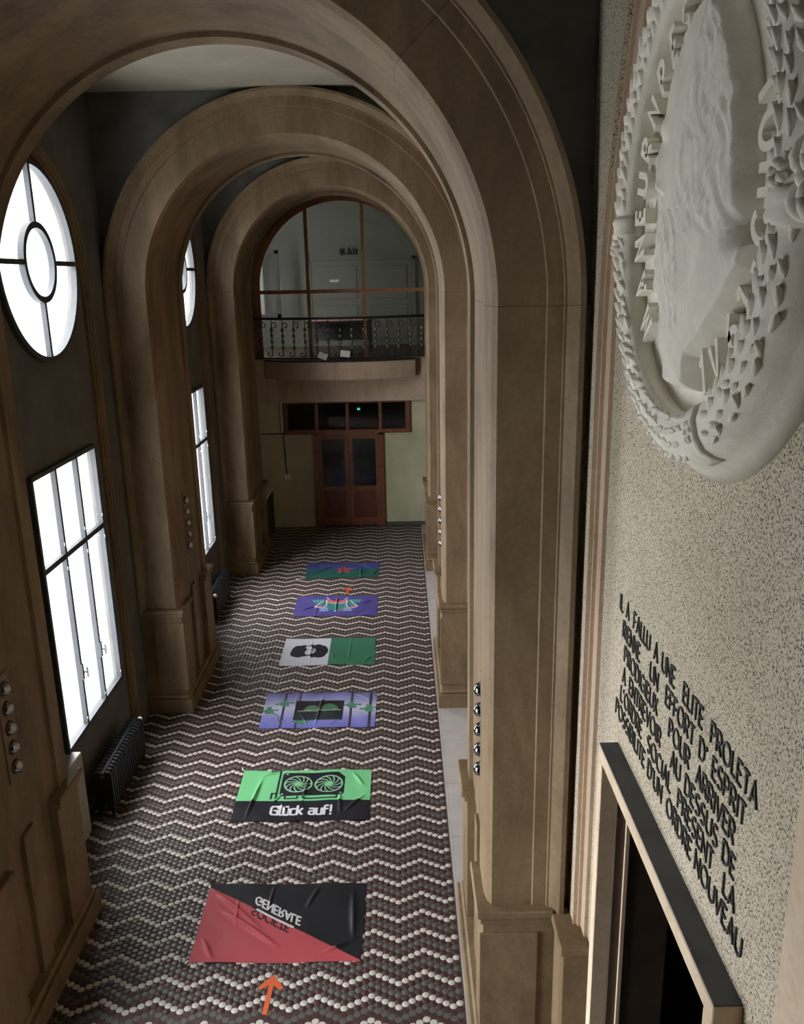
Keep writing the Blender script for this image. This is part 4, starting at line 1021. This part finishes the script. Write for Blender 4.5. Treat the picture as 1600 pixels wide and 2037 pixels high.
mb = MB(); mb.box(-.8, .8, -.35, .35, .70, .75, b=.008); mb.build('top', M['cabinet'], t)
mb = MB(); mb.box(-.78, .78, .28, .31, .25, .70); mb.build('modesty_panel', M['cabinet'], t)
for sx in (-.74, .74):
    for sy in (-.3, .3):
        mb = MB(); mb.box(sx - .03, sx + .03, sy - .03, sy + .03, 0, .70); mb.build('leg', M['cabinet'], t)
mb = MB(); mb.box(-.7, .7, -.30, .05, .752, .775, b=.004); o = mb.build('paper_stack', M['pink'], None, loc=(-1.45, 21.2, 3.93)); tag(o, 'flat stack of pink papers on the dark desk behind the railing', 'papers')
# ---- balcony -------------------------------------------------------------
def bow(x, y_mid=18.50, dep=.52): return y_mid + dep * ((x - CX - .0) / 1.75) ** 2
bal = thing('balcony', 'bow-fronted stone balcony slab above the far double door', 'balcony', (CX, YE - .12, 3.5))
xs = [CX - 1.78 + 3.36 * i / 28 for i in range(29)]
mb = MB(); P = [(x, bow(x)) for x in xs] + [(xs[-1], YE - .1), (xs[0], YE - .1)]
loc_ = lambda a, b_, t_: (a - CX, b_ - (YE - .12), t_ - 3.5)
mb.prism(P, loc_, 3.53, 3.915); mb.build('slab', M['balcstone'], bal)
P2 = [(x, bow(x) - .03) for x in xs] + [(xs[-1], YE - .1), (xs[0], YE - .1)]
mb = MB(); mb.prism(P2, loc_, 3.915, 3.945); mb.build('edge_moulding', M['iron'], bal)
rail = thing('balcony_railing', 'black wrought-iron balcony railing with scrolls and metal beads', 'railing', (CX, 18.6, 3.94))
fx = [CX - 1.98 + 3.82 * i / 30 for i in range(31)]
RP = lambda x, z, dy=.07: (x - CX, min(bow(x, 18.50, .45) + dy, 19.12) - 18.6, z - 3.94)
mb = MB(); mb.grid([[tuple(Vector(RP(x, 4.84)) + Vector((0, dy, dz))) for dy, dz in ((-.035, -.02), (.035, -.02), (.035, .012), (.015, .028), (-.015, .028), (-.035, .012))] for x in fx], closed_u=True, caps=True); mb.build('top_rail', M['iron'], rail)
mb = MB(); mb.grid([[tuple(Vector(RP(x, 3.99)) + Vector((0, dy, dz))) for dy, dz in ((-.016, -.012), (.016, -.012), (.016, .012), (-.016, .012))] for x in fx], closed_u=True, caps=True); mb.build('bottom_rail', M['iron'], rail)
def baluster_mesh():
    mb = MB(); pts = [(.0, 0, .12 + .56 * i / 6) for i in range(7)]
    top = [(.055 - .055 * math.cos(a), 0, .70 + .07 * math.sin(a)) for a in [PI * i / 8 for i in range(9)]] + [(.085, 0, .66), (.06, 0, .655), (.055, 0, .68)]
    bot = [(-.055 + .055 * math.cos(a), 0, .10 - .05 * math.sin(a)) for a in [PI * i / 8 for i in range(9)]] + [(-.085, 0, .125), (-.06, 0, .13)]
    mb.tube(bot[::-1] + pts + top, .011, 6)
    mb.tube([(.0, 0, .68), (.0, 0, .88)], .009, 6); mb.tube([(0, 0, .05), (0, 0, .14)], .009, 6)
    return mb.mesh('baluster', M['iron'])
bmsh = baluster_mesh()
bead = MB().lathe([(.012, -.042), (.030, -.03), (.036, 0), (.030, .03), (.012, .042)], (0, 0, 0), (0, 0, 1), 10).mesh('bead', M['brass'])
for i in range(15):
    x = CX - 1.83 + .255 * i
    bo = link('baluster', bmsh, rail, RP(x, 3.99)); 
    for z in (.235, .36, .485, .61): link('bead', bead, bo, (0, 0, z))
def floodlight(x, z, tilt, label):
    t = thing('floodlight', label, 'floodlight', (x, bow(x) - .07, 3.945)); t.rotation_euler = (math.radians(-20), 0, 0)
    r_ = Matrix.Rotation(tilt, 4, 'Y')
    def B(nm, mat, *a, b=.006, **kw):
        mb = MB(); mb.box(*a, b=b); me = mb.mesh(nm, mat); me.transform(Matrix.Translation((0, 0, z)) @ r_); link(nm, me, t, **kw)
    B('housing', M['iron'], -.125, .125, -.03, .05, -.09, .09); B('lens', M['white'], -.105, .105, -.036, -.028, -.072, .072, b=.002, label='pale glass front')
    B('back_fins', M['iron'], -.1, .1, .05, .08, -.06, .06)
    mb = MB(); mb.box(-.14, -.13, -.01, .05, 0, z + .02); mb.box(.13, .14, -.01, .05, 0, z + .02); mb.box(-.14, .14, -.01, .05, 0, .012); mb.build('bracket', M['iron'], t)
floodlight(-1.66, .11, .38, 'left floodlight with tilted pale glass at the foot of the balcony railing')
floodlight(-1.17, .15, .12, 'right floodlight with nearly level pale glass at the foot of the balcony railing')
